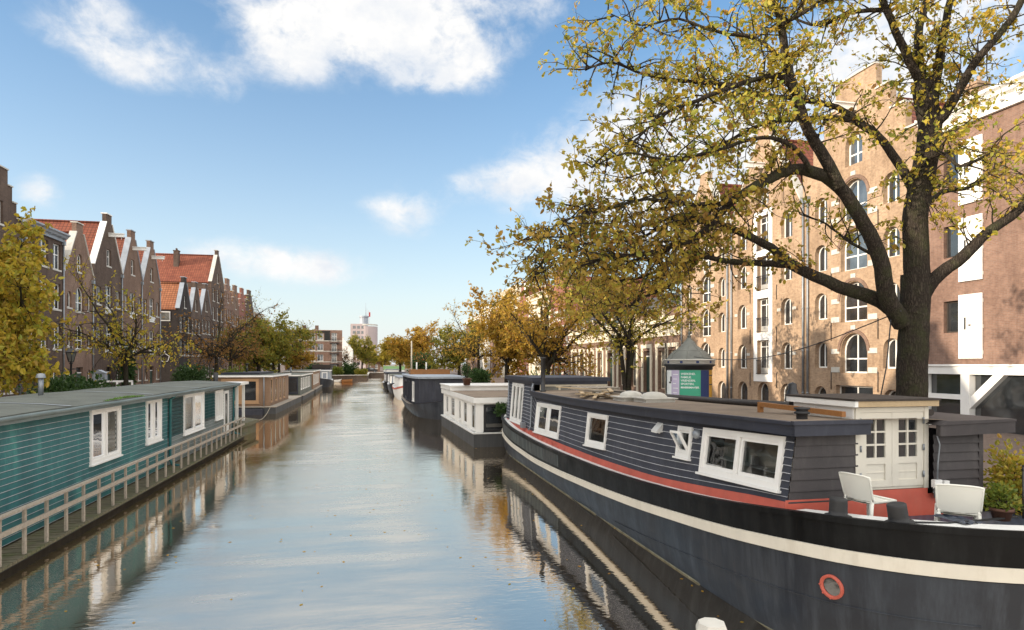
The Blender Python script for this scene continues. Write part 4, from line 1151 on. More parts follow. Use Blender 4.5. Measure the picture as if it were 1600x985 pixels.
# raised wheelhouse cabin at the far end
rc = MB(); rc.box(6.18, 9.55, 25.05, 30.35, 3.46, 3.62); rc.box(6.26, 9.45, 25.12, 30.3, 3.34, 3.46); rc.build('raised_roof', M['fascia'], barge, BR)
gl = MB()
for x in (6.62, 7.4, 8.2, 9.0, 9.38): gl.box(x - .04, x + .04, 25.16, 25.24, 2.96, 3.34)
gl.box(6.6, 9.42, 25.15, 25.25, 2.9, 2.98); gl.box(6.6, 9.42, 25.155, 25.245, 3.26, 3.34)
gz = gl.build('clerestory_frame', M['cream'], barge, BR)
g = MB(); g.quad((6.6, 25.2, 2.95), (9.4, 25.2, 2.95), (9.4, 25.2, 3.3), (6.6, 25.2, 3.3)); g.build('pane', M['pane_pale'], gz, BR)
k = MB(); k.tube([(6.28, 25.12, 3.4), (6.22, 25.1, 3.2), (6.16, 25.1, 1.62), (6.05, 25.1, 1.5)], .035, 8); k.build('downpipe', M['pipe'], barge, BR)
k = MB(); k.tube([(6.28, 29.9, 3.4), (6.26, 29.9, 1.7), (6.0, 29.9, 1.6)], .035, 8); k.box(6.0, 6.18, 26.0, 26.3, 1.5, 1.72); k.build('drain', M['pipe'], barge, BR)
# door house with a pair of glazed doors
dr = MB(); dr.box(7.44, 8.74, 8.735, 8.80, 2.19, 2.23); dr.box(7.40, 7.48, 8.70, 8.80, 2.19, 3.50); dr.box(8.68, 8.76, 8.70, 8.80, 2.19, 3.50); dr.box(7.48, 8.68, 8.705, 8.80, 3.42, 3.50)
dr.build('door_frame', M['strake'], barge, BR)
for x0, x1, hg in ((7.485, 8.077, 7.485), (8.083, 8.675, 8.66)):
    d = MB(); w_ = x1 - x0; y0 = 8.715
    def st(a, b2, c2, e, q=0.0): d.box(x0 + a, x0 + b2, y0 + q, 8.765, c2, e)
    st(0, .12, 2.235, 3.415); st(w_ - .12, w_, 2.235, 3.415); st(.12, w_ - .12, 2.235, 2.34); st(.12, w_ - .12, 3.32, 3.415); st(.12, w_ - .12, 2.60, 2.70)
    st(.12, w_ - .12, 2.34, 2.60, .02); st(.12, w_ - .12, 2.455, 2.47, .012)
    st(w_/2 - .016, w_/2 + .016, 2.70, 3.32, .004); 
    for q in (2.905, 3.11): st(.12, w_/2 - .016, q - .014, q + .014, .005); st(w_/2 + .016, w_ - .12, q - .014, q + .014, .005)
    do = d.build('door', M['strake'], barge, BR)
    g = MB(); g.quad((x0 + .11, 8.745, 2.69), (x1 - .11, 8.745, 2.69), (x1 - .11, 8.745, 3.33), (x0 + .11, 8.745, 3.33)); g.build('pane', M['pane'], do, BR)
    h = MB()
    for q in (2.42, 2.85, 3.28): h.tube([(hg, 8.695, q - .05), (hg, 8.695, q + .05)], .016, 8)
    h.build('hinge', M['pipe'], do, BR)
sd_ = MB(); sd_.box(7.38, 7.43, 8.74, 10.2, 3.22, 3.52); sd_.quad((7.38, 10.2, 3.2), (8.8, 10.2, 3.2), (8.8, 10.2, 3.52), (7.38, 10.2, 3.52)); sd_.quad((8.78, 8.8, 3.2), (8.78, 10.2, 3.2), (8.78, 10.2, 3.52), (8.78, 8.8, 3.52)); sd_.build('doorhouse_wall', M['clean_white'], barge, BR)
tr = MB(); tr.box(7.36, 8.86, 8.60, 8.66, 3.515, 3.605); tr.build('doorhouse_trim', M['pale_wood'], barge, BR)
tr = MB(); tr.box(7.30, 7.36, 8.60, 10.3, 3.515, 3.605); tr.build('doorhouse_side_trim', M['clean_white'], barge, BR)
tr = MB(); tr.box(7.29, 8.88, 8.58, 10.32, 3.608, 3.64); tr.build('doorhouse_roof', M['dark_wood'], barge, BR)
ra = MB(); ra.bar((7.20, 8.72, 3.40), (7.20, 10.98, 3.42), .07, .085); ra.bar((7.20, 10.94, 3.10), (7.20, 10.94, 3.46), .08, .08); ra.build('wooden_rail', M['orange_wood'], barge, BR)
# roof furniture that is built in
k = MB(); k.lathe([(.085, .0), (.085, .1), (.12, .1), (.12, .13), (.09, .14), (.09, .17), (.12, .17), (.12, .2), (0, .215)], 18, (6.75, 9.12, rz(9.1) + .01)); k.build('roof_vent', M['rubber'], barge, BR)
k = MB(); k.lathe([(.075, 0), (.075, .16), (.16, .16), (.155, .2), (.11, .36), (.085, .42), (.085, .52), (.05, .54), (0, .56)], 18, (8.62, 11.95, rz(11.9) + .04)); k.build('chimney_cowl', M['black_metal'], barge, BR)
k = MB(); k.lathe([(.12, 0), (.12, .06), (.085, .08), (.085, 1.30), (.105, 1.31), (.105, 1.38), (0, 1.38)], 16, (6.55, 24.6, rz(24.6) + .01)); k.build('stove_pipe', M['black_metal'], barge, BR)
for x, y, r_ in ((7.25, 17.35, .34), (7.5, 16.35, .36)):
    k = MB(); z = rz(y) + .03
    k.box(x - r_ - .06, x + r_ + .06, y - r_ - .06, y + r_ + .06, z, z + .1); k.box(x - r_ - .12, x + r_ + .12, y - r_ - .12, y + r_ + .12, z + .1, z + .13)
    k.lathe([(r_, .13), (r_*.97, .17), (r_*.8, .23), (r_*.5, .27), (r_*.2, .285), (0, .29)], 24, (x, y, z)); k.build('skylight_dome', M['stone'], barge, BR)
k = MB(); k.tube([cab(13.45, wz(13.45, 2.66, 2.7)[0], .0), cab(13.45, wz(13.45, 2.66, 2.7)[0], .03)], .05, 8)
P0, P1 = cab(13.27, .83, .0), cab(13.62, .83, .0)
k.prism([(0, 0), (0, .2), (-.16, .02), (-.16, -.02)], 13.30, 13.58, 'y'); 
k.v = [(a + 6.32 if abs(a) < 2 else a, b2, c2 + 2.66 if abs(a) < 2 else c2) for a, b2, c2 in k.v]; k.build('vent_hood', M['deck_white'], barge, BR)
k = MB(); k.lathe([(.10, 0), (.10, .05), (.07, .1), (.0, .12)], 16); 
k.v = [(6.33 - c2, 11.72 + a, 2.78 + b2) for a, b2, c2 in k.v]; k.build('bulkhead_lamp', M['pipe'], barge, BR)
k = MB(); k.box(8.72, 8.86, 8.54, 8.61, 2.22, 2.34); k.box(8.90, 9.0, 8.54, 8.61, 2.22, 2.32); sk = k.build('socket_box', M['clean_white'], barge, BR)
k = MB(); k.tube([(8.80, 8.575, 2.34), (8.81, 8.575, 2.6), (8.84, 8.57, 2.9), (8.79, 8.57, 3.05)], .012, 6); k.build('cable', M['pipe'], barge, BR)

# chairs
M['chair'] = plain('cream_plastic', (.70, .69, .62), .38, .03, 2, bump=.04)
def make_chair(label, loc, rz_, s=1.0):
    c = thing('plastic_chair', label, 'chair', loc, rz_, 'cream plastic chairs on the stern deck'); c.scale = (1.0, 1.0, 1.0)
    b = MB(); n = 10
    for lo, hi, y0, y1 in ((.47, .83, .21, .30),):
        rows = []
        for j in range(7):
            t_ = j / 6; z = lo + (hi - lo) * t_; row = []
            for i in range(n + 1):
                u = -1 + 2 * i / n; row.append((u * (.235 + .02*t_), y0 + (y1 - y0) * t_ + .035 * (1 - u*u), z - .02*abs(u)**3 * t_))
            rows.append(row)
        b.sheet(rows, 0, True); b.sheet([[(x, y + .014, z) for x, y, z in r] for r in rows], 0, True)
    edge = [rows[0][0]] + [r[0] for r in rows] + rows[-1] + [r[-1] for r in rows[::-1]]
    b.tube([(x, y + .007, z) for x, y, z in edge], .014, 8); b.build('backrest', M['chair'], c)
    s_ = MB(); g = []
    for j in range(7):
        y = -.23 + .46*j/6; g.append([(-.225 + .45*i/8, y, .455 - .012*(1 - (i/4 - 1)**2)) for i in range(9)])
    s_.sheet(g, 0, True); s_.sheet([[(x, y, z - .022) for x, y, z in r] for r in g], 0, True); s_.tube([g[0][0], g[0][-1], g[-1][-1], g[-1][0], g[0][0]], .016, 8); s_.build('seat', M['chair'], c)
    for x, y, x2, y2, top in ((-.21, -.21, -.235, -.235, .45), (.21, -.21, .235, -.235, .45), (-.215, .21, -.25, .29, .50), (.215, .21, .25, .29, .50)):
        l = MB(); l.tube([(x, y, top), ((x + x2)/2, (y + y2)/2, .22), (x2, y2, 0)], [.026, .022, .016], 8); l.build('leg', M['chair'], c)
    return c
make_chair('cream plastic chair turned sideways in front of the glazed barge doors', (7.0, 7.95, FD), radians(98))
make_chair('cream plastic chair showing its back at the right end of the barge deck', (7.62, 7.12, FD), radians(138))
# loose timber on the barge roof
random.seed(5)
nm = ['longest pale board on the heap of loose timber on the barge roof', 'board lying across the top of the timber heap on the barge roof']
for i in range(18):
    b = MB(); L = random.uniform(1.5, 3.0); y = 19.6 + random.uniform(-1.0, 1.0); x = 6.7 + random.uniform(0, .95); a = random.uniform(-.6, .4) + .1
    z = rz(y) + .06 + .034 * (i // 3) + .004*i; d = Vector((sin(a), cos(a), random.uniform(-.02, .02))) * L / 2
    b.bar(Vector((0, 0, 0)) - d, d, random.uniform(.09, .16), .028)
    o = b.build('loose_board', M['pale_wood'] if i % 3 else M['grey_wood'], None); o.location = (x, y, z)
    tag(o, 'pale sawn board lying in the loose timber heap on the barge roof', 'board', 'loose boards on the barge roof')
b = MB(); b.box(-.75, .75, -.6, .6, .0, .03)
for k_ in (-.5, 0, .5): b.box(-.75, .75, k_ - .06, k_ + .06, .03, .1); 
for k_ in range(7): b.box(-.74 + k_*.22, -.58 + k_*.22, -.6, .6, .1, .12)
o = b.build('pallet', M['grey_wood'], None); o.location = (7.95, 22.4, rz(22.4) + .16); tag(o, 'grey wooden pallet laid flat on the barge roof behind the loose boards', 'pallet')
b = MB(); b.tube([(0, 0, 0), (0, 0, .12), (.0, 0, .14)], [.12, .12, .06], 12); o = b.build('paint_tin', M['rubber'], None); o.location = (7.35, 20.7, rz(20.7) + .05); tag(o, 'small black tin standing by the loose timber on the barge roof', 'tin')
# strap with buckles on the rim
b = MB(); pts = [(6.75, 6.95, 2.16), (7.1, 6.75, 2.18), (7.6, 6.72, 2.2), (8.1, 6.7, 2.22)]
for p, q in zip(pts, pts[1:]): b.bar(p, q, .035, .02)
o = b.build('lashing_strap', M['rubber'], None); tag(o, 'black lashing strap lying along the white rim of the barge deck', 'strap')
b = MB(); m = 8
b.sheet([[(7.18 + .28*i/m, 6.6 + .5*j/m, 2.20 + .02*sin(i*1.7)*cos(j*1.3)) for i in range(m+1)] for j in range(m+1)], 0, True)
o = b.build('folded_tarp', M['chequer'], None); tag(o, 'dark blue folded cloth draped on the deck rim beside the right chair', 'cloth')
# white topped mooring post
b = MB(); b.lathe([(.145, -1), (.145, 1.52), (.14, 1.60)], 20); 
P = pt(1112, 985, 6.2)
pw = thing('mooring_post', 'white capped round mooring post rising from the water at the bottom edge', 'mooring post', (P.x, P.y, 0))
b.build('post', M['grey_wood'], pw); b = MB(); b.lathe([(.15, 1.36), (.155, 1.63), (.13, 1.69), (0, 1.70)], 8, smooth=False); b.build('cap', M['stone'], pw)

# ================================================================ teal houseboat on the left
def teal_mat():
    t = NT('teal_boarding'); c = t.coords(); st = t.noise(t.scale(c, (1.5, 1.5, .5)), 1.1, 7, .65); y_ = t.n('ShaderNodeSeparateXYZ'); t.l(c, y_.inputs[0])
    co = t.ramp(st, [(.3, (.009, .075, .085)), (.55, (.018, .125, .132)), (.75, (.05, .24, .215))])
    t.bsdf(co, .5, 0, .4, t.bump(t.noise(c, 40, 3), .12, .01)); return t.mat
M['teal'] = teal_mat()
M['teal_grey'] = plain('faded_teal_boarding', (.12, .15, .145), .55, .2, 1.2, dirt=.4, dirtcol=(.05, .10, .10))
TE = thing('teal_houseboat', 'long low houseboat of teal boards with white windows along a railed walkway', 'houseboat', (-9.7, 23, 0)); TR = (-9.7, 23, 0)
b = MB(); b.box(-12.0, -7.3, 3, 39, -.6, .175); b.build('float', M['concrete'], TE, TR)
b = MB()
for i in range(int(36 / .18)): b.box(-7.9, -7.02, 3 + i*.18, 3.165 + i*.18, .182, .24 + .006*((i*7) % 3))
b.build('walkway', M['deck_wood'], TE, TR)
TW = [(19.9, 21.95, 1.42, 2.86, 'lace', 2), (24.35, 25.85, 1.45, 2.9, 'lace', 2), (28.8, 31.9, 1.28, 2.86, ((.05, .3), (.7, .8)), 2), (34.2, 35.7, 1.42, 2.8, ((.05, .95),), 3), (10.5, 13, 1.42, 2.86, 'lace', 2)]
tm = lambda s, t_, o: Vector((-7.75 + o, s, .3 + (3.02 - .3) * t_))
hz = [(a + .03, b2 - .03, (c2 - .3) / 2.72 + .01, (d - .3) / 2.72 - .01) for a, b2, c2, d, _, n in TW]
b = MB(); boards(b, tm, 4, 26.7, 0, 1, .052, hz, ns=0, lip=.018, gap=.012 / 2.72); b.build('wall', [M['teal'], M['board_edge']], TE, TR)
b = MB(); boards(b, tm, 26.7, 38.3, 0, 1, .052, hz, ns=0, lip=.018, gap=.012 / 2.72); b.build('wall', [M['teal_grey'], M['board_edge']], TE, TR)
b = MB(); b.quad((-7.75, 38.3, .3), (-11.8, 38.3, .3), (-11.8, 38.3, 3.02), (-7.75, 38.3, 3.02)); b.quad((-11.8, 4, .3), (-11.8, 38.3, .3), (-11.8, 38.3, 3.02), (-11.8, 4, 3.02)); b.quad((-7.75, 4, .3), (-11.8, 4, .3), (-11.8, 4, 3.02), (-7.75, 4, 3.02)); b.build('back_wall', M['teal'], TE, TR)
for a, b2, c2, d, cu, n in TW:
    P = [(-7.735, b2, c2), (-7.735, a, c2), (-7.735, a, d), (-7.735, b2, d)]
    boat_window(TE, [Vector(p) - Vector(TR) for p in P], (1, 0, 0), n, curtain=cu, th=.085, proud=.05)
b = MB()
for z0, z1, y0, y1 in ((.45, 2.75, 36.05, 36.2), (.45, 2.75, 36.95, 37.1), (2.6, 2.75, 36.2, 36.95), (.45, .9, 36.2, 36.95)): b.box(-7.76, -7.70, y0, y1, z0, z1)
do = b.build('door', M['clean_white'], TE, TR); b = MB(); b.quad((-7.73, 36.2, .9), (-7.73, 36.95, .9), (-7.73, 36.95, 2.6), (-7.73, 36.2, 2.6)); b.build('pane', M['pane'], do, TR)
b = MB(); ry = [3.6 + 1.1*i for i in range(33)] 
b.sheet([[(x, y, z + .012*sin(y*1.3 + x)) for y in ry] for x, z in ((-7.50, 3.02), (-7.50, 3.11), (-8.2, 3.17), (-9.7, 3.24), (-11.2, 3.17), (-12.05, 3.08), (-12.05, 3.0))])
rfo = b.build('roof', M['felt_grey'], TE, TR)
for y in (6, 12.2, 18.1, 24.3, 30.2, 35.6):
    b = MB(); b.sheet([[(x, y + q, z + .018) for x, z in ((-7.50, 3.11), (-8.2, 3.17), (-9.7, 3.24), (-11.2, 3.17), (-12.05, 3.08))] for q in (0, .12)]); b.build('felt_lap', M['lead'], rfo, TR)
b = MB(); b.tube([(-9.9, 22, 3.2), (-9.9, 22, 3.75)], .07, 10); b.lathe([(.13, 0), (.1, .12), (0, .14)], 12, (-9.9, 22, 3.76)); b.build('roof_vent', M['pipe'], TE, TR)
b = MB(); b.tube([(-7.46, y, 3.04 + .006*sin(y*2)) for y in ry], .05, 8); b.box(-7.52, -7.46, 3.6, 38.8, 2.93, 3.0); b.build('gutter', M['teal_grey'], TE, TR)
for y in (26.8, 38.1):
    b = MB(); b.tube([(-7.48, y, 3.02), (-7.52, y, 2.92), (-7.66, y, 2.82), (-7.68, y, .5), (-7.6, y, .32), (-7.35, y, .26)], .05, 10); b.build('downpipe', M['teal'], TE, TR)
random.seed(3)
b = MB()
for i in range(420):
    y = 20.3 + random.random()*3.2; x = -7.52 - random.random()*.12; h_ = random.uniform(.03, .11) * (1 - abs(y - 21.9)/2)
    a = random.random()*6.28; d = Vector((cos(a), sin(a), 0)) * .02
    p = Vector((x, y, 3.1)); b.add([p - d, p + d, p + Vector((random.uniform(-.04, .05), random.uniform(-.05, .05), h_ + .02))], [(0, 1, 2)])
M['moss'] = plain('bright_moss', (.10, .20, .03), .8, .4, 8); tag(b.build('moss_tuft', M['moss'], rfo, TR), kind='stuff')
b = MB()
yy = [5.0 + .92*i for i in range(36)]
for z in (1.24, .88): b.bar((-7.05, 4.2, z), (-7.05, 37.8, z - (.03)), .05 if z < 1 else .11, .10 if z < 1 else .05)
rl = b.build('railing', M['grey_wood'], TE, TR)
for y in yy:
    b = MB(); b.box(-7.13, -7.08, y - .045, y + .045, .15, 1.2); b.build('railing_post', M['grey_wood'], TE, TR)
# porch at its far end
b = MB(); b.prism([(-12, 38.4), (-7.3, 38.4), (-7.0, 42.0), (-8.2, 43.6), (-12, 43.6)], .55, .75); b.prism([(-11.9, 38.5), (-7.4, 38.5), (-7.15, 41.9), (-8.3, 43.3), (-11.9, 43.3)], -.5, .55); b.build('porch_deck', M['deck_wood'], TE, TR)
for x, y in ((-7.75, 39.4), (-7.7, 41.0)):
    b = MB(); b.box(x - .07, x + .07, y - .07, y + .07, .752, 2.95); b.build('porch_post', M['white'], TE, TR)
b = MB(); b.box(-12, -7.45, 38.85, 41.3, 2.95, 3.1); b.build('porch_roof', M['white'], TE, TR)
b = MB(); boards(b, lambda s, t_, o: Vector((-8.3 + o, s, .76 + 2.19*t_)), 38.45, 41, 0, 1, .06, [], ns=0); b.build('porch_wall', [M['teal_grey'], M['board_edge']], TE, TR)
# ================================================================ other boats
def box_boat(label, name, corner_near, corner_far, width, side, z_float, z_wall, z_roof, wall_mat, float_mat, roof_mat, fascia_mat, wins=(), end_wins=(), deck_out=.35, over=.18, trim='clean_white', vgroove=False, deck_mat='grey_wood', ext=(0, 0)):
    """a floating box with a cabin: corner_near/far are its waterline corners on the canal side, in plan"""
    A, B = Vector((*corner_near, 0)), Vector((*corner_far, 0)); d = (B - A).normalized(); L = (B - A).length
    n = Vector((-side, 0, 0)); n = (n - d*n.dot(d)).normalized()         # towards the canal
    t = thing(name, label, 'houseboat', A, 0)
    def P(s, q, z): return d*s - n*q + Vector((0, 0, z))
    def blk(mb, s0, s1, q0, q1, z0, z1, mi=0):
        vs = [P(s0,q0,z0), P(s1,q0,z0), P(s1,q1,z0), P(s0,q1,z0), P(s0,q0,z1), P(s1,q0,z1), P(s1,q1,z1), P(s0,q1,z1)]
        mb.add(vs, [(0,3,2,1),(4,5,6,7),(0,1,5,4),(1,2,6,5),(2,3,7,6),(3,0,4,7)], mi)
    b = MB(); blk(b, 0, L, 0, width, -.6, z_float); b.build('float', M[float_mat], t)
    b = MB(); blk(b, -.05, L + .05, -.05, width + .05, z_float + .003, z_float + .07); b.build('deck', M[deck_mat], t)
    s0, s1, q0, q1 = ext[0] + .12, L - ext[1] - .12, deck_out, width - .1
    b = MB(); zb = z_float + .073
    for a, c in (((s0, q0), (s1, q0)), ((s1, q0), (s1, q1)), ((s1, q1), (s0, q1)), ((s0, q1), (s0, q0))):
        ln = sqrt((c[0]-a[0])**2 + (c[1]-a[1])**2)
        hs_ = []
        src = wins if a == (s0, q0) else (end_wins if c == (s0, q0) else ())
        for w in src:
            if c == (s0, q0): hs_.append((ln - (w[1] - q0), ln - (w[0] - q0), w[2], w[3]))
            else: hs_.append((w[0] - s0, w[1] - s0, w[2], w[3]))
        b.holed([(0, zb), (ln, zb), (ln, z_wall), (0, z_wall)], [[(h[0], h[2]), (h[1], h[2]), (h[1], h[3]), (h[0], h[3])] for h in hs_],
                lambda u, z, a=a, c=c, ln=ln: P(a[0] + (c[0]-a[0])*u/ln, a[1] + (c[1]-a[1])*u/ln, z))
        if vgroove:
            k = int(ln / vgroove)
            for i in range(1, k):
                u = ln * i / k
                if any(h[0] - .06 < u < h[1] + .06 for h in hs_): continue
                x_, y_ = a[0] + (c[0]-a[0])*u/ln, a[1] + (c[1]-a[1])*u/ln
                if a == (s0, q0): blk(b, x_ - .02, x_ + .02, y_ - .018, y_, zb, z_wall)
                elif c == (s0, q0): blk(b, x_ - .018, x_, y_ - .02, y_ + .02, zb, z_wall)
    b.build('wall', M[wall_mat], t, recalc=False)
    b = MB(); blk(b, s0 - over, s1 + over, q0 - over, q1 + .1, z_wall + .002, z_roof); b.build('fascia', M[fascia_mat], t)
    b = MB(); blk(b, s0 - over + .06, s1 + over - .06, q0 - over + .06, q1 + .04, z_roof + .002, z_roof + .03); b.build('roof', M[roof_mat], t)
    for w in wins:
        o = w[4] if len(w) > 4 else {}
        boat_window(t, [P(w[1], q0, w[2]), P(w[0], q0, w[2]), P(w[0], q0, w[3]), P(w[1], q0, w[3])] if side > 0 else [P(w[1], q0, w[2]), P(w[0], q0, w[2]), P(w[0], q0, w[3]), P(w[1], q0, w[3])], n, **{**dict(frame=trim, n=1, th=.06, proud=.02), **o})
    for w in end_wins:
        o = w[4] if len(w) > 4 else {}
        boat_window(t, [P(s0, w[0], w[2]), P(s0, w[1], w[2]), P(s0, w[1], w[3]), P(s0, w[0], w[3])], -d, **{**dict(frame=trim, n=1, th=.07, proud=.02), **o})
    return t, P, blk

cu = dict(curtain=((.03, .45),)); full = dict(curtain=((.03, .97),)); dark = dict(pane='pane', inner=False, th=.05)
WB, P, blk = box_boat('white houseboat with a slate float and curtained glass doors, next beyond the big barge', 'white_houseboat', (4.85, 31.6), (4.45, 43.4), 4.5, 1, .66, 2.2, 2.48, 'clean_white', 'concrete', 'felt', 'clean_white',
   wins=[(.35, 1.3, .85, 2.1, dark), (2.6, 3.7, .95, 2.12, dark), (4.6, 5.3, 1.0, 2.1, dark), (6.8, 8.3, .95, 2.12, dark), (9.4, 10.4, 1.0, 2.1, dark)],
   end_wins=[(.55, 1.6, .80, 2.1, dict(pane='pane', inner=False, frame='black_metal')), (1.72, 2.9, .8, 2.1, dict(curtain=((.02, .98),), frame='clean_white')), (3.0, 3.9, .8, 2.1, full)], deck_out=.12, over=.14, vgroove=.22, deck_mat='deck_white')
b = MB(); blk(b, 7.5, 11.9, -.05, 4.6, 2.52, 2.78); blk(b, 7.4, 12.0, -.1, 4.7, 2.78, 2.84); b.build('raised_roof', M['clean_white'], WB)
b = MB(); b.tube([P(.3, .15, .7), P(.3, .12, 2.3)], .03, 8); b.build('downpipe', M['pipe'], WB)
b = MB(); b.tube([P(4.2, 3.0, 2.5), P(4.2, 3.0, 3.05)], .06, 10); b.tube([P(4.2, 3.0, 3.05), P(4.2, 3.0, 3.25)], .11, 10); b.tube([P(4.2, 3, 2.5), P(4.2, 3, 2.6)], .14, 10); b.build('vent_pipe', M['pipe'], WB)

# navy barge house with rounded hull
NB = thing('navy_houseboat', 'navy houseboat with upright boards on a bluff steel hull, beyond the white one', 'houseboat', (5.2, 57, 0)); NR = (5.2, 57, 0)
def nhb(y):
    a = abs(2 * (y - 47.5) / 22 - 1); return 2.35 * max(0, 1 - min(1, a)**5) ** .62
hx = lambda y: 5.25 - .02*(y - 47)
nys = [58.5 - 11*cos(pi*i/40) for i in range(41)]
b = MB()
for s in (-1, 1): b.sheet([[(hx(y) + s*nhb(y)*f, y, z + .55*abs((y-58.5)/11)**3*q) for y in nys] for f, z, q in ((.7, -.5, 0), (.86, 0, 0), (1, .62, 1), (1.0, .8, 1))], 0, True)
b.build('hull', M['hull_grey'], NB, NR)
b = MB(); b.sheet([[(hx(y) + s*nhb(y)*1.01, y, .82 + .55*abs((y-58.5)/11)**3) for y in nys] for s in (-1, 1)]); b.build('deck', M['grey_wood'], NB, NR)
b = MB(); out = [(hx(y) - (nhb(y) - .18), y) for y in nys if 50 < y < 66] ; out2 = [(hx(y) + nhb(y) - .3, y) for y in nys if 50 < y < 66][::-1]
foot = out + out2
b.prism(foot, .9, 3.0); 
for (x0, y0), (x1, y1) in zip(foot, foot[1:] + foot[:1]):
    dd = Vector((x1-x0, y1-y0, 0)); k = max(1, int(dd.length / .28))
    for i in range(k):
        p = Vector((x0, y0, 0)) + dd * (i + .5) / k; q = dd.normalized(); nn_ = Vector((-q.y, q.x, 0)); 
        b.obox((p.x, p.y, 1.95), (.04, .06, 2.09), Matrix((q, nn_, Vector((0, 0, 1)))).transposed())
b.build('wall', M['navy_board'], NB, NR)
b = MB(); c0 = Vector((5.2, 58, 0)); b.prism([(c0.x + (x - c0.x)*1.06, c0.y + (y - c0.y)*1.03) for x, y in foot], 3.002, 3.16); b.build('roof', M['lead'], NB, NR)
def on_n(y, z, o=.03): return Vector((hx(y) - (nhb(y) - .18) - o, y, z))
for y0, y1, z0, z1, fr_ in ((51.6, 52.3, 1.25, 2.7, 'clean_white'), (54.2, 54.7, 1.1, 2.7, 'fascia'), (55.6, 56.1, 1.1, 2.7, 'fascia'), (57.6, 60.0, 1.1, 2.7, 'fascia')):
    nv = Vector((-1, -.2, 0)); boat_window(NB, [on_n(y1, z0) - Vector(NR), on_n(y0, z0) - Vector(NR), on_n(y0, z1) - Vector(NR), on_n(y1, z1) - Vector(NR)], nv, 1, frame=fr_, pane='pane' if fr_ == 'fascia' else 'pane_pale', inner=False, th=.1)
b = MB(); b.box(3.3, 7.0, 60.5, 60.6, 3.17, 3.62); b.box(3.3, 3.4, 60.6, 64, 3.17, 3.62); b.box(6.9, 7.0, 60.6, 64, 3.17, 3.62); b.box(3.4, 6.9, 63.9, 64, 3.17, 3.62); b.build('roof_parapet', M['orange_wood'], NB, NR)
b = MB(); p = spot(643, 66, 3.1); b.tube([p, p + Vector((0, 0, 3.4))], [.09, .06], 8); b.build('mast', M['cream'], NB, NR)
b = MB()
for px in (651, 666):
    p = spot(px, 62, 3.1); b.tube([p, p + Vector((0, 0, 1.2))], .07, 8)
b.build('mast_stub', M['white'], NB, NR)

# boats further up on the right
def small_barge(label, name, x, y, L, B, zg, cab_h, hullm, cabm, roofm, wins=True, stripe=None, rz_=0.02):
    t = thing(name, label, 'boat', (x, y, 0), rz_)
    def hb2(s): return B/2 * max(0, 1 - abs(2*s - 1)**6) ** .7
    S = [(1 - cos(pi*i/30))/2 for i in range(31)]
    sheer = lambda s: zg + .5*abs(2*s - 1)**3
    b = MB()
    for sd2 in (-1, 1): b.sheet([[(sd2*hb2(s)*f, s*L, -.4 + (sheer(s) + .4)*q) for s in S] for f, q in ((.75, 0), (.92, .5), (1, 1))], 0, True)
    b.build('hull', M[hullm], t)
    b = MB(); b.sheet([[(sd2*hb2(s), s*L, sheer(s) - .05) for s in S] for sd2 in (-1, 1)]); b.build('deck', M['deck_white'], t)
    if stripe:
        b = MB()
        for sd2 in (-1, 1): b.sheet([[(sd2*(hb2(s) + .03), s*L, sheer(s) + dz) for s in S] for dz in (-.2, 0)])
        b.build('rubbing_strake', M[stripe], t)
    w = B/2 - .35; y0, y1 = L*.14, L*.86
    b = MB(); b.prism([(-w, zg - .1), (w, zg - .1), (w - .1, zg + cab_h), (-w + .1, zg + cab_h)], y0, y1, 'y'); b.build('cabin', M[cabm], t)
    b = MB(); b.box(-w - .08, w + .08, y0 - .15, y1 + .15, zg + cab_h + .002, zg + cab_h + .13); b.build('roof', M[roofm], t)
    if wins:
        n = 4
        for i in range(n):
            yy_ = y0 + (y1 - y0)*(i + .5)/n; zc = zg + cab_h*.25; zt = zg + cab_h*.85
            xa = lambda z: -(w - .1*(z - zg + .1)/(cab_h + .1)) - .004
            boat_window(t, [(xa(zc), yy_ + .5, zc), (xa(zc), yy_ - .5, zc), (xa(zt), yy_ - .5, zt), (xa(zt), yy_ + .5, zt)], (-1, 0, 0), 1, pane='pane', inner=False, th=.09)
        for x_ in (-w*.5, w*.4):
            zc = zg + cab_h*.2; zt = zg + cab_h*.88
            boat_window(t, [(x_ - .45, y0 - .004, zc), (x_ + .45, y0 - .004, zc), (x_ + .45, y0 - .004, zt), (x_ - .45, y0 - .004, zt)], (0, -1, 0), 1, pane='pane_pale', inner=False, th=.1)
    return t
small_barge('white cabin boat with a pink waterline beyond the navy houseboat', 'cabin_boat', 4.2, 72, 14, 3.6, 1.3, 1.25, 'hull_white' if 'hull_white' in M else 'clean_white', 'clean_white', 'lead', stripe='hull_red')
small_barge('grey steel boat moored third beyond the white houseboat', 'steel_boat', 3.8, 88, 12, 3.6, 1.2, 1.3, 'hull_grey', 'lead', 'felt_grey')
small_barge('black hulled boat with a dark wheelhouse, last in line on the right', 'dark_boat', 3.4, 102, 13, 3.8, 1.0, 1.6, 'hull_black', 'brown_board', 'fascia')
small_barge('pale boat far up the canal before the green hoarding', 'distant_boat', 4.2, 150, 12, 3.6, 1.4, 1.3, 'clean_white', 'clean_white', 'lead')
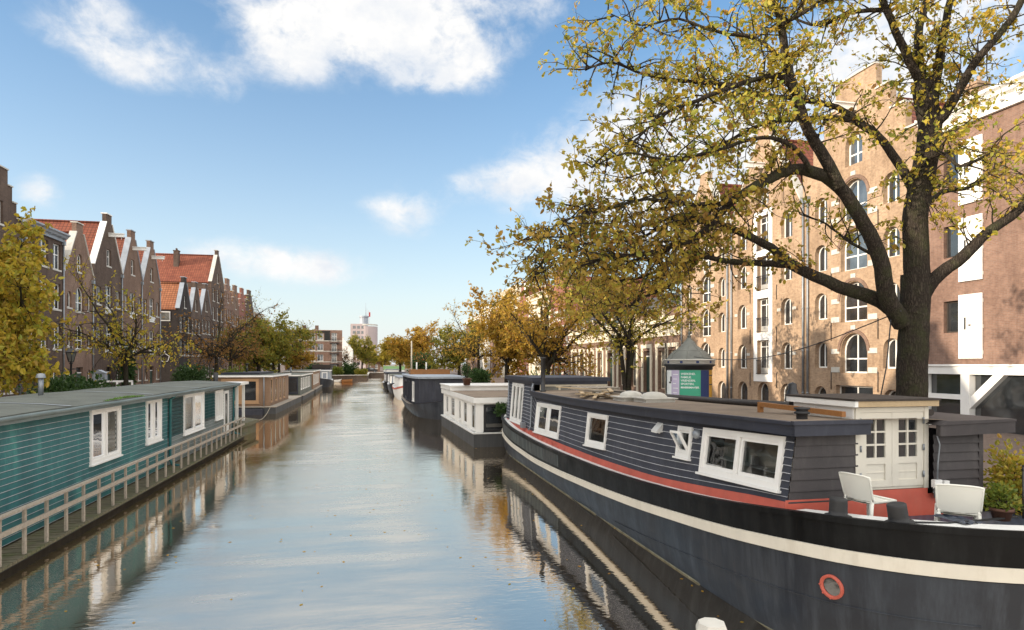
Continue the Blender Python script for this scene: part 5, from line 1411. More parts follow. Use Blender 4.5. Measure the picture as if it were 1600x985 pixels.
# brown canoe stern in the gap
b = MB(); S = [i/12 for i in range(13)]
for sd2 in (-1, 1): b.sheet([[(sd2*.38*sin(pi*min(.97, s*.94 + .03))**.6*f, s*3.2, z + .25*abs(2*s-1)**3) for s in S] for f, z in ((.2, -.1), (.8, .05), (1, .32))], 0, True)
b.sheet([[(sd2*.3*sin(pi*min(.97, s*.94 + .03))**.6, s*3.2, .12) for s in S] for sd2 in (-1, 1)])
rb = b.build('rowing_boat', M['cedar_pale'], None); p = spot(781, 30.5, 0); rb.location = (6.55, 28.6 + 3.6, .0); tag(rb, 'small brown wooden boat tucked between the barge and the white houseboat', 'rowing boat')

# left bank beyond the teal boat
CE, P, blk = box_boat('cedar clad houseboat with a big dark window facing us, beyond the teal one', 'cedar_houseboat', (-8.0, 56), (-7.9, 74), 5.0, -1, .55, 3.05, 3.2, 'cedar', 'concrete', 'felt_grey', 'clean_white',
   wins=[(1.0, 1.9, .95, 2.9, dict(pane='pane', inner=False)), (3.4, 4.4, .95, 2.9, dict(pane='pane', inner=False)), (5.9, 6.9, .95, 2.9, dict(pane='pane', inner=False)), (8.4, 9.4, .95, 2.9, dict(pane='pane', inner=False))],
   end_wins=[(1.5, 4.3, .95, 2.85, dict(th=.12, n=2, pane='pane'))], trim='cedar_pale', deck_out=.55, ext=(.5, 6), over=.25)
b = MB(); b.tube([P(.45, 1.0, .65), P(.45, 1.0, 3.05)], .05, 8); b.build('downpipe', M['pipe'], CE)
b = MB(); blk(b, -.9, -.06, .9, 5, -.2, .42); b.build('pontoon', M['fascia'], CE)
b = MB(); blk(b, 2, 9.5, 1.6, 4.7, 3.24, 3.42); b.build('roof_edge', M['fascia'], CE)
b = MB(); b.tube([P(5, 3.2, 3.2), P(5, 3.2, 4.1)], .09, 10); b.tube([P(5, 3.2, 4.1), P(5, 3.2, 4.2)], .15, 10); b.build('flue', M['black_metal'], CE)
GB, P, blk = box_boat('low grey green houseboat with a row of white windows, left bank', 'green_houseboat', (-7.9, 76), (-8.1, 92), 4.6, -1, .5, 2.75, 2.9, 'felt_grey', 'concrete', 'felt_grey', 'white',
   wins=[(1.0 + 2.2*i, 2.2 + 2.2*i, 1.2, 2.5, dict(pane='pane_pale', inner=False)) for i in range(6)], end_wins=[(.6, 3.8, .8, 2.6, dict(frame='fascia', pane='pane', inner=False))])
b = MB(); b.tube([P(8, 2.2, 2.9), P(8, 2.2, 3.6)], .09, 10); b.tube([P(8, 2.2, 3.6), P(8, 2.2, 3.7)], .14, 10); b.build('flue', M['pipe'], GB)
GB2, P, blk = box_boat('brown sided houseboat with a pale roof edge, fourth along the left bank', 'brown_houseboat', (-8.1, 94), (-8.6, 112), 4.4, -1, .5, 3.0, 3.15, 'brick_pink' if False else 'cedar', 'concrete', 'felt_grey', 'white',
   wins=[(1.0 + 2.8*i, 2.3 + 2.8*i, 1.2, 2.6, dict(pane='pane_pale', inner=False)) for i in range(5)])
small_barge('blue grey cabin boat with its bow towards us, last on the left bank', 'blue_boat', -9.2, 116, 13, 3.8, 1.1, 1.7, 'hull_grey', 'lead', 'deck_white', rz_=.03)
SB2, P, blk = box_boat('dark shed like houseboat with a hipped brown roof, far along the left bank', 'dark_houseboat', (-8.2, 131), (-8.4, 141), 3.8, -1, .6, 3.3, 3.9, 'brown_board', 'concrete', 'dark_wood', 'dark_wood', end_wins=[(.6 + i*1.0, 1.3 + i*1.0, 1.8, 2.6, dict(pane='pane_pale', inner=False)) for i in range(3)])

# mooring ropes
def rope(label, a, b_, sag=.25):
    a, b_ = Vector(a), Vector(b_); q = MB(); q.tube([a.lerp(b_, k/12) - Vector((0, 0, sag * sin(pi*k/12))) for k in range(13)], .022, 6)
    tag(q.build('mooring_rope', M['rope'], None), label, 'rope')
M['rope'] = plain('weathered_rope', (.30, .26, .19), .95, .3, 12)
rope('slack mooring rope from the teal houseboat porch to the cedar houseboat', (-7.3, 41.6, .78), (-8.4, 55.9, .6), .45)
rope('mooring rope between the big barge bow and the white houseboat', (7.2, 32.2, 1.85), (6.2, 31.7, .75), .2)
rope('mooring rope from the white houseboat to the navy houseboat', (5.0, 43.4, .74), (5.1, 47.8, 1.3), .2)
# ---------------------------------------------------------------- trees and plants
YEL = [(0, (.22, .25, .03)), (.3, (.38, .34, .035)), (.55, (.50, .37, .035)), (.8, (.46, .28, .035)), (1, (.24, .15, .03))]
GOLD = [(0, (.30, .24, .03)), (.35, (.46, .29, .035)), (.6, (.54, .33, .04)), (.85, (.42, .21, .03)), (1, (.22, .12, .03))]
OLIVE = [(0, (.10, .14, .02)), (.35, (.19, .21, .03)), (.6, (.30, .27, .03)), (.85, (.42, .30, .035)), (1, (.28, .16, .03))]
HERO = [(0, (.16, .21, .035)), (.25, (.28, .30, .04)), (.5, (.44, .38, .05)), (.75, (.56, .41, .055)), (.92, (.42, .23, .045)), (1, (.24, .12, .04))]
RUST = [(0, (.24, .12, .03)), (.5, (.36, .18, .04)), (1, (.20, .10, .04))]
GREEN = [(0, (.02, .05, .012)), (.5, (.04, .085, .02)), (1, (.075, .13, .03))]
BRONZE = [(0, (.15, .15, .03)), (.3, (.30, .24, .035)), (.6, (.42, .27, .04)), (.85, (.32, .17, .04)), (1, (.18, .09, .035))]
LIME = [(0, (.09, .14, .02)), (.5, (.16, .20, .03)), (1, (.30, .28, .04))]
for k, v in (('yellow', YEL), ('gold', GOLD), ('olive', OLIVE), ('hero', HERO), ('rust', RUST), ('green', GREEN), ('lime', LIME), ('bronze', BRONZE)):
    M['leaf_' + k] = leafmat('leaves_' + k, v, .42 if k != 'green' else .3)

def rvec(rn):
    while True:
        v = Vector((rn.uniform(-1, 1), rn.uniform(-1, 1), rn.uniform(-1, 1)))
        if .05 < v.length < 1: return v.normalized()

def leaf(mb, p, d, size, rn, wide=.55):
    d = d.normalized(); a = rvec(rn); x = d.cross(a)
    if x.length < 1e-3: return
    x.normalize(); n = x.cross(d); w = size * wide * .5; cup = n * (size * rn.uniform(.04, .16))
    b = len(mb.v)
    mb.v.extend([tuple(p), tuple(p + d*size*.35 + x*w + cup), tuple(p + d*size*.75 + x*w*.75 + cup), tuple(p + d*size + n*size*rn.uniform(-.12, .06)), tuple(p + d*size*.75 - x*w*.75 + cup), tuple(p + d*size*.35 - x*w + cup)])
    mb.f.append([b, b+1, b+2, b+3]); mb.f.append([b, b+3, b+4, b+5]); mb.m.extend([0, 0]); mb.s.extend([False, False])

def wander(p, d, length, rn, n, bend=.25, lift=0.0, droop=0.0):
    pts = [p.copy()]; d = d.normalized()
    for i in range(n):
        d = (d + rvec(rn) * bend + Vector((0, 0, lift - droop * i / n))).normalized()
        p = p + d * (length / n); pts.append(p.copy())
    return pts, d

def twig_leaves(tb, lb, p, d, length, r, rn, nleaf, size, droop=.25, dens=1.0, clump=None):
    pts, _ = wander(p, d, length, rn, 4, .3, .04, droop)
    tb.tube(pts, [r, r*.8, r*.6, r*.45, r*.3], 4, 0, False)
    for i in range(nleaf):
        if rn.random() > dens: continue
        t_ = rn.uniform(.15, 1) * 3.999; k = int(t_); q = pts[k].lerp(pts[k+1], t_ - k)
        leaf(lb, q + rvec(rn) * size * .5, (rvec(rn) + Vector((0, 0, -.45))), size * rn.uniform(.5, 1.4), rn, rn.uniform(.4, .75))

def gen_tree(seed, H=11.0, spread=4.5, fork=3.0, r0=.24, nlimb=6, minup=.35, leaves=9, size=.2, dens=1.0, flat=.5, twigs=6, stems=1, lean=0):
    "a trunk with forking limbs; returns (wood, leaf) builders, base at the origin"
    rn = random.Random(seed); tb, lb = MB(), MB()
    starts = []
    for s in range(stems):
        a = 2*pi*s/max(1, stems) + rn.random(); out = .0 if stems == 1 else .35
        pts = [Vector((0, 0, -.1)), Vector((out*cos(a)*.35 + lean*.2, out*sin(a)*.35, fork*.5)), Vector((out*cos(a) + rn.uniform(-.1, .1) + lean*.5, out*sin(a) + rn.uniform(-.1, .1), fork))]
        tb.tube(pts, [r0*1.25, r0, r0*.86], 9, 0, False); starts.append((pts[-1], a))
    limbs = []
    for i in range(nlimb):
        p0, a0 = starts[i % len(starts)]
        a = 2*pi*i/nlimb + rn.uniform(-.4, .4); up = rn.uniform(minup, max(1.5, minup + .8)) if i else 2.6
        d = Vector((cos(a), sin(a), up)); L = (H - fork) * rn.uniform(.62, .8) if up > 1 else spread * rn.uniform(.8, 1.1)
        pts, dd = wander(p0, d, L, rn, 7, .22, .03 if up > .8 else -.01)
        rr = r0 * (.62 if i else .75); tb.tube(pts, [rr*(1 - .82*k/7) for k in range(8)], 7, 0, False); limbs.append((pts, rr))
    for pts, rr in limbs:
        for k in range(1, 8):
            for q in range(2 if k < 7 else 3):
                d0 = (pts[k] - pts[k-1]).normalized(); d = (d0*.5 + rvec(rn) + Vector((0, 0, .12)))
                L = spread * rn.uniform(.28, .55) * (1.1 - .06*k); sub, _ = wander(pts[k], d, L, rn, 5, .3, .03, .12)
                r1 = max(.012, rr*(1 - .8*k/7)*.5); tb.tube(sub, [r1*(1 - .15*j) for j in range(6)], 5, 0, False)
                for w in range(twigs):
                    j = rn.randint(1, 5); dt = ((sub[j] - sub[j-1]).normalized()*.6 + rvec(rn))
                    twig_leaves(tb, lb, sub[j], dt, spread*rn.uniform(.14, .28), .012, rn, leaves, size, .2, dens if rn.random() < .85 else dens*.3)
    return tb, lb

def tree_from(name, label, proto, mat_leaf, loc, rz_, sc, group, crown='crown'):
    t = thing(name, label, 'tree', loc, rz_, group); t.scale = sc if isinstance(sc, tuple) else (sc, sc, sc)
    for nm, me, mt in (('trunk', proto[0], M['bark']), (crown, proto[1], M[mat_leaf])):
        if me is None: continue
        o = bpy.data.objects.new(nm, me); COL.objects.link(o); o.parent = t
        o.material_slots[0].link = 'OBJECT'; o.material_slots[0].material = mt
    return t
def mesh_of(tl):
    out = []
    for b, nm in zip(tl, ('trunk', 'crown')):
        if not b.v: out.append(None); continue
        o = b.build(nm, M['bark'], None, recalc=False); out.append(o.data); bpy.data.objects.remove(o)
    return out
PFULL = mesh_of(gen_tree(4, 11, 4.6, 2.6, .24, 7, leaves=17, size=.24, dens=1.0, twigs=9))
PFULL2 = mesh_of(gen_tree(9, 11.5, 4.2, 3.0, .24, 7, leaves=17, size=.24, dens=.95, twigs=9))
PSPARSE = mesh_of(gen_tree(21, 11.5, 4.2, 3.2, .16, 7, leaves=7, size=.19, dens=.5, twigs=5))
PBARE = mesh_of(gen_tree(33, 12, 4.0, 3.2, .16, 8, leaves=5, size=.18, dens=.35, twigs=6))
PSTEM = mesh_of(gen_tree(17, 10.6, 4.3, 3.6, .12, 8, leaves=10, size=.16, dens=.75, twigs=6, stems=3, minup=.75))
PLOW = mesh_of(gen_tree(52, 10.5, 5.2, 2.5, .24, 8, leaves=12, size=.19, dens=.9, twigs=7))

RG, LG, EG = 'trees along the right quay', 'trees along the left quay', 'trees at the end of the canal'
def at_px(px, X): a, b = ray(px); return (X, X * b / a, STREET)
def at_y(px, Y): a, b = ray(px); return (Y * a / b, Y, STREET)
tree_from('elm_tree', 'dark leaved elm with several thin stems, left of the advertising column', PSTEM, 'leaf_hero', at_y(980, 30), .4, (.95, .95, .95), RG)
tree_from('elm_tree', 'golden elm with low spreading boughs behind the white houseboat', PLOW, 'leaf_gold', (12.4, 45.5, STREET), 2.2, (1.0, 1.0, 1.02), RG)
tree_from('elm_tree', 'amber elm just left of the low spreading golden one', PFULL, 'leaf_gold', (12.0, 58, STREET), 4.0, (1.0, 1.0, 1.05), RG)
tree_from('elm_tree', 'thin half bare elm in front of the cream house row', PSPARSE, 'leaf_gold', (11.6, 72, STREET), 1.1, (1.1, 1.1, 1.05), RG)
tree_from('elm_tree', 'brownish elm over the roof of the navy houseboat', PFULL2, 'leaf_olive', (11.2, 86, STREET), 5.2, .95, RG)
tree_from('elm_tree', 'sparse rusty elm beyond the brownish one', PSPARSE, 'leaf_rust', (10.6, 99, STREET), 3.3, .95, RG)
tree_from('elm_tree', 'tall rounded golden elm beside the pale flagpole', PFULL, 'leaf_gold', (8.2, 128, STREET), .8, (1.25, 1.25, 1.2), RG)
tree_from('elm_tree', 'bright yellow elm at the left end of the right quay trees', PFULL2, 'leaf_yellow', (6.6, 170, STREET), 2.8, (1.35, 1.35, 1.05), RG)
tree_from('elm_tree', 'bushy yellow elm behind the tall rounded golden one', PFULL, 'leaf_yellow', (10.5, 152, STREET), 1.9, (1.3, 1.3, 1.0), RG)
tree_from('elm_tree', 'yellow green elm at the left edge in front of the tall dark brick house', PFULL2, 'leaf_yellow', (-14.2, 27.8, STREET), 1.0, (.8, .8, .95), LG)
tree_from('elm_tree', 'thin elm with few leaves before the white coped gable', PSPARSE, 'leaf_yellow', at_y(197, 39.5), 2.0, (.82, .82, .92), LG)
tree_from('elm_tree', 'nearly bare elm with orange leaves in front of the dark gables', PBARE, 'leaf_rust', at_y(338, 61), .3, (1.02, 1.02, 1.0), LG)
tree_from('elm_tree', 'thin orange elm between the bare elm and the green ones', PSPARSE, 'leaf_rust', at_y(360, 74), 4.6, (.95, .95, .95), LG)
tree_from('elm_tree', 'full olive green elm behind the cedar houseboat', PFULL, 'leaf_olive', at_y(404, 82), 1.3, (1.0, 1.0, .98), LG)
tree_from('elm_tree', 'olive elm with a dark forked trunk, second behind the cedar houseboat', PFULL2, 'leaf_olive', at_y(428, 93), 3.9, (.95, .95, .95), LG)
tree_from('elm_tree', 'tall bare crowned elm rising above the olive ones', PBARE, 'leaf_olive', at_y(436, 104), 2.5, (1.2, 1.2, 1.32), LG)
tree_from('elm_tree', 'golden low elm closest to the brown apartment block', PFULL, 'leaf_gold', at_y(456, 112), 5.5, (.75, .75, .76), LG)
tree_from('elm_tree', 'small bronze elm right of the brown apartment block', PSPARSE, 'leaf_rust', (-7.2, 166, STREET), 1.2, (.9, .9, .9), EG)
tree_from('elm_tree', 'round olive elm in front of the pink tower', PFULL2, 'leaf_olive', (-3.6, 196, STREET), 2.2, (1.05, 1.05, 1.25), EG)

tree_from('elm_tree', 'broad yellow elm at the very end of the water above the green hoarding', PFULL, 'leaf_yellow', (3.2, 214, STREET), .5, (1.5, 1.3, 1.1), EG)
tree_from('elm_tree', 'pale golden elm left of the green hoarding behind the quay end', PFULL2, 'leaf_gold', (-.2, 232, STREET), 1.5, (1.3, 1.3, 1.0), EG)
# ---- the great elm over the barge: limbs laid out in space, twigs and leaves grown from them
rn = random.Random(77)
hero = thing('great_elm', 'great elm with long dark limbs and thinning yellow green leaves, beside the barge', 'tree', (*spot(1425, 14.5, STREET),), 0)
HO = Vector(hero.location); D = 14.5
def L_(pts, dz): # picture columns/rows with distance offset growing along the limb
    n = len(pts); return [pt(x, y, D + dz[0] + (dz[1] - dz[0]) * i / (n - 1)) for i, (x, y) in enumerate(pts)]
def spline(pts, k=4):
    out = []
    for i in range(len(pts) - 1):
        p0 = pts[max(0, i-1)]; p1 = pts[i]; p2 = pts[i+1]; p3 = pts[min(len(pts)-1, i+2)]
        for j in range(k):
            t_ = j / k; out.append(.5 * ((2*p1) + (p2-p0)*t_ + (2*p0-5*p1+4*p2-p3)*t_*t_ + (3*p1-p0-3*p2+p3)*t_**3))
    return out + [pts[-1]]
HL = [  # (points, near/far offsets, start radius, end radius, first share of the limb that carries twigs)
 ([(1425,770),(1424,690),(1425,600),(1427,530),(1429,480),(1431,430)], (0,.05), .40, .31, 2),
 ([(1427,495),(1433,438),(1430,341),(1443,273),(1453,195),(1440,130)], (0,.4), .38, .24, .45),
 ([(1440,135),(1414,80),(1385,15),(1360,-60),(1345,-150)], (.4,-.5), .15, .05, .0),
 ([(1441,130),(1434,58),(1448,0),(1470,-90),(1480,-180)], (.4,.9), .15, .05, .0),
 ([(1453,190),(1467,97),(1482,15),(1500,-70),(1530,-160)], (.2,1.4), .17, .05, .0),
 ([(1452,205),(1482,170),(1506,127),(1531,88),(1580,30),(1620,-50)], (.3,-1.0), .19, .06, .1),
 ([(1415,500),(1375,470),(1311,448),(1238,414),(1204,387),(1136,355),(1085,340),(1030,345),(985,360)], (0,1.4), .27, .03, .35),
 ([(1238,414),(1195,412),(1141,409),(1092,402),(1044,416),(1005,433),(960,440)], (.45,1.0), .13, .025, .2),
 ([(1092,402),(1075,425),(1050,446),(1010,462),(980,480)], (.7,.2), .08, .02, .3),
 ([(1410,505),(1388,468),(1375,404),(1350,351),(1311,292),(1268,268),(1229,268),(1180,292),(1141,317),(1112,351),(1082,375),(1053,382),(1000,398),(950,402),(900,420)], (0,-2.2), .28, .02, .4),
 ([(1311,292),(1287,244),(1263,205),(1243,146),(1229,97),(1221,39),(1209,0),(1205,-60),(1190,-140)], (-.8,-1.4), .18, .05, .2),
 ([(1243,146),(1225,122),(1204,119),(1151,134),(1092,156),(1044,175),(1014,200),(985,225)], (-1.1,-1.8), .11, .02, .2),
 ([(1151,134),(1110,130),(1073,127),(1005,117),(955,98),(915,110)], (-1.4,-.8), .08, .015, .1),
 ([(1435,310),(1409,263),(1380,222),(1350,195),(1307,168),(1253,156),(1199,149),(1156,141),(1100,165),(1040,150)], (.1,1.8), .16, .02, .25),
 ([(1360,205),(1316,185),(1238,188),(1190,195),(1141,219),(1092,241),(1019,266),(960,285)], (.6,2.2), .10, .015, .2),
 ([(1268,268),(1240,230),(1190,215),(1120,235),(1050,250),(980,240),(925,262)], (-1,-2.6), .08, .015, .2),
 ([(1141,317),(1080,320),(1010,312),(940,330),(880,345),(850,370)], (-1.4,-2.4), .07, .012, .1),
 ([(1435,480),(1458,438),(1506,400),(1540,365),(1590,330),(1640,280)], (0,-.6), .23, .08, .45),
 ([(1430,330),(1475,300),(1520,290),(1570,250)], (.2,1.4), .10, .03, .2),
 ([(1433,260),(1470,240),(1500,260),(1545,240)], (.1,-1.6), .08, .02, .2),
 ([(1385,15),(1330,20),(1280,40),(1230,30),(1180,60)], (0,.8), .08, .015, .1),
 ([(1229,97),(1180,60),(1120,50),(1060,30),(1000,40),(950,20)], (-1.2,-.6), .07, .012, .1),
 ([(1221,39),(1270,10),(1310,-30),(1340,-80)], (-1.3,-2.2), .07, .02, .1),
 ([(1375,404),(1330,380),(1290,350),(1250,335)], (-.2,1.6), .06, .015, .2),
 ([(1112,351),(1060,345),(990,375),(920,380),(860,395),(835,430)], (-1.2,-1.0), .06, .012, .1),
 ([(1044,416),(1000,405),(940,415),(890,400),(850,410)], (.8,1.6), .05, .012, .1),
]
tb, lb = MB(), MB()
sz = .107
for pts, dz, r0, r1, t0 in HL:
    P = spline(L_(pts, dz), 4); n = len(P)
    for i in range(1, n - 1): P[i] = P[i] + rvec(rn) * .012
    r0 *= .76 if t0 <= 1 else .84
    tb.tube(P, [r0 + (r1 - r0) * (i / (n-1)) ** .75 for i in range(n)], 12 if r0 > .2 else 8, 0, False)
    if t0 > 1: continue
    lowleft = max(y for x, y in pts) > 330 and min(x for x, y in pts) < 1060
    m0 = len(lb.m)
    for i in range(int(n * t0), n):
        f = i / (n - 1); m = 2 if r0 > .12 and f < .6 else 3
        for q in range(m):
            if rn.random() < ((.24 if lowleft else .36) if P[i].x - HO.x < -2.6 else (.38 if P[i].z > 8.6 else .52)): continue
            d0 = (P[i] - P[i-1]).normalized() if i else Vector((0, 0, 1))
            d = d0 * rn.uniform(.1, .8) + rvec(rn) + Vector((0, 0, .15)); Ls = rn.uniform(.45, 1.35)
            sub, _ = wander(P[i], d, Ls, rn, 5, .28, .03, .22)
            tb.tube(sub, [.020, .016, .013, .010, .008, .006], 5, 0, False)
            for w in range(rn.randint(4, 6)):
                j = rn.randint(2, 5); dt = (sub[j] - sub[j-1]).normalized() * .7 + rvec(rn)
                twig_leaves(tb, lb, sub[j], dt, rn.uniform(.25, .6), .006, rn, rn.randint(5, 11), sz * rn.uniform(.75, 1.2), .35, .9 if rn.random() < .8 else .35)
    if lowleft:
        for j in range(m0, len(lb.m), 2):
            if rn.random() < .7: lb.m[j] = 1; lb.m[j+1] = 1
trk = tb.build('trunk', M['bark'], hero, HO, recalc=False)
lb.build('crown', [M['leaf_hero'], M['leaf_bronze']], hero, HO, recalc=False)
print('hero leaves', len(lb.f) // 2, 'wood faces', len(tb.f))
# cable slung from the elm
b = MB(); A = pt(1408, 486, 14.2); B2 = pt(1085, 558, 25.2)
b.tube([A.lerp(B2, k/14) + Vector((0, 0, -.5*sin(pi*k/14))) for k in range(15)], .014, 5)
tag(b.build('slung_cable', M['black_metal'], None), 'thin black cable slung from the great elm towards the advertising column', 'cable')
b = MB(); A = pt(1392, 500, 14.1); B2 = pt(1372, 640, 13.6); b.tube([A, A.lerp(B2, .5) + Vector((.05, 0, -.05)), B2], .014, 5)
tag(b.build('hanging_cable', M['black_metal'], None), 'black cable hanging straight down from the fork of the great elm', 'cable')

# ---- bushes, hedges, pot plants
def bush(name, label, c, size, leafm, n, leafsize, seed, group=None, pot=None, cat='bush', stems=14):
    rn = random.Random(seed); t = thing(name, label, cat, c, 0, group); tb, lb = MB(), MB()
    z0 = 0.0
    if pot:
        k = MB(); r_, h_ = pot[:2]; k.lathe([(0, 0), (r_*.72, 0), (r_, h_), (r_*1.08, h_), (r_*1.08, h_ - .05), (r_*.9, h_ - .02), (0, h_ - .06)], 16); k.build('pot', M[pot[2]], t); z0 = pot[1] - .05
    lob = [(Vector((rn.uniform(-.55, .55)*size[0], rn.uniform(-.55, .55)*size[1], z0 + size[2]*rn.uniform(.3, .75))), rn.uniform(.35, .55)) for _ in range(stems)]
    for q, f in lob:
        base = Vector((q.x*.25, q.y*.25, z0)); tb.tube([base, base.lerp(q, .5) + rvec(rn)*.05*size[2], q], [.02, .014, .008], 5, 0, False)
        for i in range(n // stems):
            v = rvec(rn); rr = rn.random() ** .45
            p = q + Vector((v.x*size[0]*f, v.y*size[1]*f, v.z*size[2]*f)) * rr
            if p.z < z0 + .02: p.z = z0 + .02 + rn.random()*.1
            leaf(lb, p, v + rvec(rn)*.8 + Vector((0, 0, .2)), leafsize * rn.uniform(.6, 1.25), rn, .6)
    tb.build('stems', M['bark'], t, recalc=False); lb.build('foliage', M[leafm], t, recalc=False); return t
M['terracotta'] = plain('brown_pot', (.12, .055, .035), .7, .2, 4)
bush('hedge_bush', 'clipped green bush on the roof behind the white houseboat', pt(747, 600, 46) - Vector((0, 0, .1)), (1.05, .9, 1.05), 'leaf_green', 2600, .14, 3)
bush('shrub', 'loose green shrub growing between the white houseboat and the barge', (9.6, 36, 1.3), (1.5, 2.0, 2.0), 'leaf_lime', 2600, .16, 5)
bush('pot_plant', 'dark dwarf tree in a brown pot on the white houseboat roof', (5.55, 39.0, 2.86), (.3, .3, .95), 'leaf_green', 500, .1, 6, pot=(.28, .42, 'terracotta'), cat='pot plant', stems=8)
bush('deck_plant', 'green plant spilling over the far bow of the big barge', (6.35, 31.3, 1.6), (.5, .5, .55), 'leaf_green', 700, .13, 8, cat='plant')
bush('flowering_plant', 'pale flowered plant in a pot at the right end of the barge deck', (7.95, 6.78, 2.17), (.22, .2, .36), 'leaf_lime', 700, .06, 12, pot=(.13, .16, 'terracotta'), cat='pot plant', stems=16)
bush('orange_shrub', 'shrub with orange and green leaves behind the iron fence at the right edge', (10.25, 8.5, 1.75), (.4, .7, 1.0), 'leaf_hero', 1300, .09, 13)
bush('ivy_hedge', 'dark green hedge along the left quay below the yellow elm', (-14.2, 35.0, STREET), (1.6, 3.8, 1.9), 'leaf_green', 4200, .2, 14, stems=26)
bush('climbing_plant', 'dark climbing plant beside a door of the left houses', (-22.8, 66.4, STREET), (.8, .7, 4.2), 'leaf_green', 1700, .24, 15, stems=14)
bush('green_shrub', 'bright green shrubs in front of the slim dark houses', at_y(300, 66), (1.8, 2.4, 2.3), 'leaf_green', 3000, .22, 16, stems=20)
bush('yellow_bush', 'yellow flowering bush at the corner of the cedar houseboat', at_y(345, 60), (.8, .9, 1.9), 'leaf_yellow', 1300, .18, 17)
bush('leafy_bush', 'large light green bush behind the roof of the cedar houseboat', at_y(368, 60), (1.5, 1.6, 2.1), 'leaf_lime', 3000, .18, 18, stems=18)
bush('bank_bush', 'dark green bush on the bank below the brown apartment block', (-12.6, 145, 1.2), (2.6, 2.4, 2.6), 'leaf_green', 2600, .36, 19)
bush('bank_bush', 'rounded mid green bush beside the moored white dinghies', (-5.6, 152.5, 1.2), (2.2, 1.8, 2.6), 'leaf_green', 2400, .34, 20)
bush('bank_bush', 'low bush overhanging the quay wall beside the black car', (-2.9, 150.4, .9), (1.6, 1.2, 2.0), 'leaf_olive', 1600, .3, 23)
bush('bank_bush', 'spreading bush overhanging the wall below the apartment block corner', (-10.6, 146.6, .4), (1.9, 1.3, 2.2), 'leaf_green', 2000, .32, 24)
bush('bank_bush', 'lime tinted bush right of the apartment block corner', (-8.2, 150.0, 1.2), (1.5, 1.4, 1.9), 'leaf_lime', 1500, .32, 21)
bush('bank_bush', 'dark evergreen bush under the yellow elms by the pale flagpole', (8.0, 112, 1.4), (2.4, 2.6, 4.0), 'leaf_green', 3000, .34, 22)

# fallen leaves drifting on the water
b = MB(); rn = random.Random(8)
for i in range(260):
    x = rn.uniform(-6, 6); y = rn.uniform(6, 40); a = rn.random()*6.28; s = rn.uniform(.025, .05)
    p = Vector((x, y, .006)); u = Vector((cos(a), sin(a), 0))*s; v = Vector((-sin(a), cos(a), 0))*s*.6
    b.add([p - u, p + v, p + u, p - v], [(0, 1, 2, 3)])
tag(b.build('floating_leaves', M['leaf_gold'], None, recalc=False), 'fallen yellow leaves scattered on the canal water', 'leaves', kind='stuff')
# ---------------------------------------------------------------- street furniture and small things
# advertising column
AX, AY = 13.75, 26.3
AC = thing('advertising_column', 'round advertising column with posters and a grey conical roof, in front of the warehouses', 'advertising column', (AX, AY, STREET))
M['zinc'] = plain('weathered_zinc', (.13, .135, .12), .65, .25, 1.6, dirt=.5, dirtcol=(.12, .125, .105))
M['post_green'] = plain('green_poster_paper', (.045, .33, .20), .6, .05, 1)
M['post_lilac'] = plain('lilac_poster_paper', (.50, .44, .58), .6, .08, 2)
M['post_blue'] = plain('navy_poster_paper', (.012, .028, .11), .6, .1, 1)
M['post_ochre'] = plain('ochre_poster_paper', (.42, .22, .02), .6, .15, 3)
M['ink'] = plain('white_ink', (.78, .80, .78), .6, .02, 1)
M['print_dark'] = plain('dark_print', (.04, .03, .04), .6, .02, 1)
M['print_teal'] = plain('teal_print', (.05, .32, .33), .6, .02, 1); M['print_red'] = plain('red_print', (.5, .05, .07), .6, .02, 1)
R_ = .98
b = MB(); b.lathe([(R_ + .1, 0), (R_ + .1, .3), (R_, .34), (R_, 2.42)], 48); b.build('drum', M['zinc'], AC)
b = MB(); b.lathe([(R_ + .0, 2.42), (R_ + .03, 2.43), (R_ + .03, 2.54), (R_ + .14, 2.60), (R_ + .14, 2.67), (R_ + .09, 2.67)], 48); b.build('frieze_moulding', M['black_metal'], AC)
b = MB(); b.lathe([(R_ + .10, 2.672), (R_ + .12, 2.69), (R_ + .12, 2.82), (R_ + .16, 2.83), (R_ + .16, 2.87), (R_ + .02, 2.88)], 48); b.build('frieze', M['stone'], AC)
b = MB()
for k in range(10):
    a = 2*pi*k/10 + .16; b.obox((cos(a)*(R_+.122), sin(a)*(R_+.122), 2.755), (.01, .12, .1), Matrix.Rotation(a, 3, 'Z'))
each(b, 'frieze_badge', M['post_blue'], AC)
b = MB(); b.lathe([(R_ + .04, 2.875), (R_ - .04, 2.93), (.90, 3.03), (.74, 3.19), (.55, 3.32), (.37, 3.46), (.27, 3.6), (.22, 3.68), (.13, 3.74), (.08, 3.86), (0, 3.87)], 32); ar = b.build('roof', M['zinc'], AC)
b = MB()
for k in range(8):
    a = 2*pi*k/8 + .2; b.tube([(cos(a)*r_, sin(a)*r_, z + .008) for r_, z in ((R_ + .03, 2.875), (R_ - .04, 2.93), (.90, 3.03), (.74, 3.19), (.55, 3.32), (.37, 3.46))], .012, 5)
b.lathe([(.66, 3.245), (.66, 3.262), (.62, 3.29)], 32); b.build('roof_seam', M['zinc'], ar)
b = MB(); b.lathe([(.06, 3.86), (.1, 3.9), (.06, 3.96), (.03, 3.99), (.07, 4.04), (.03, 4.1), (.015, 4.22), (0, 4.24)], 12); b.build('finial', M['zinc'], ar)
view = atan2(-AY, -AX)              # the side turned towards the bridge
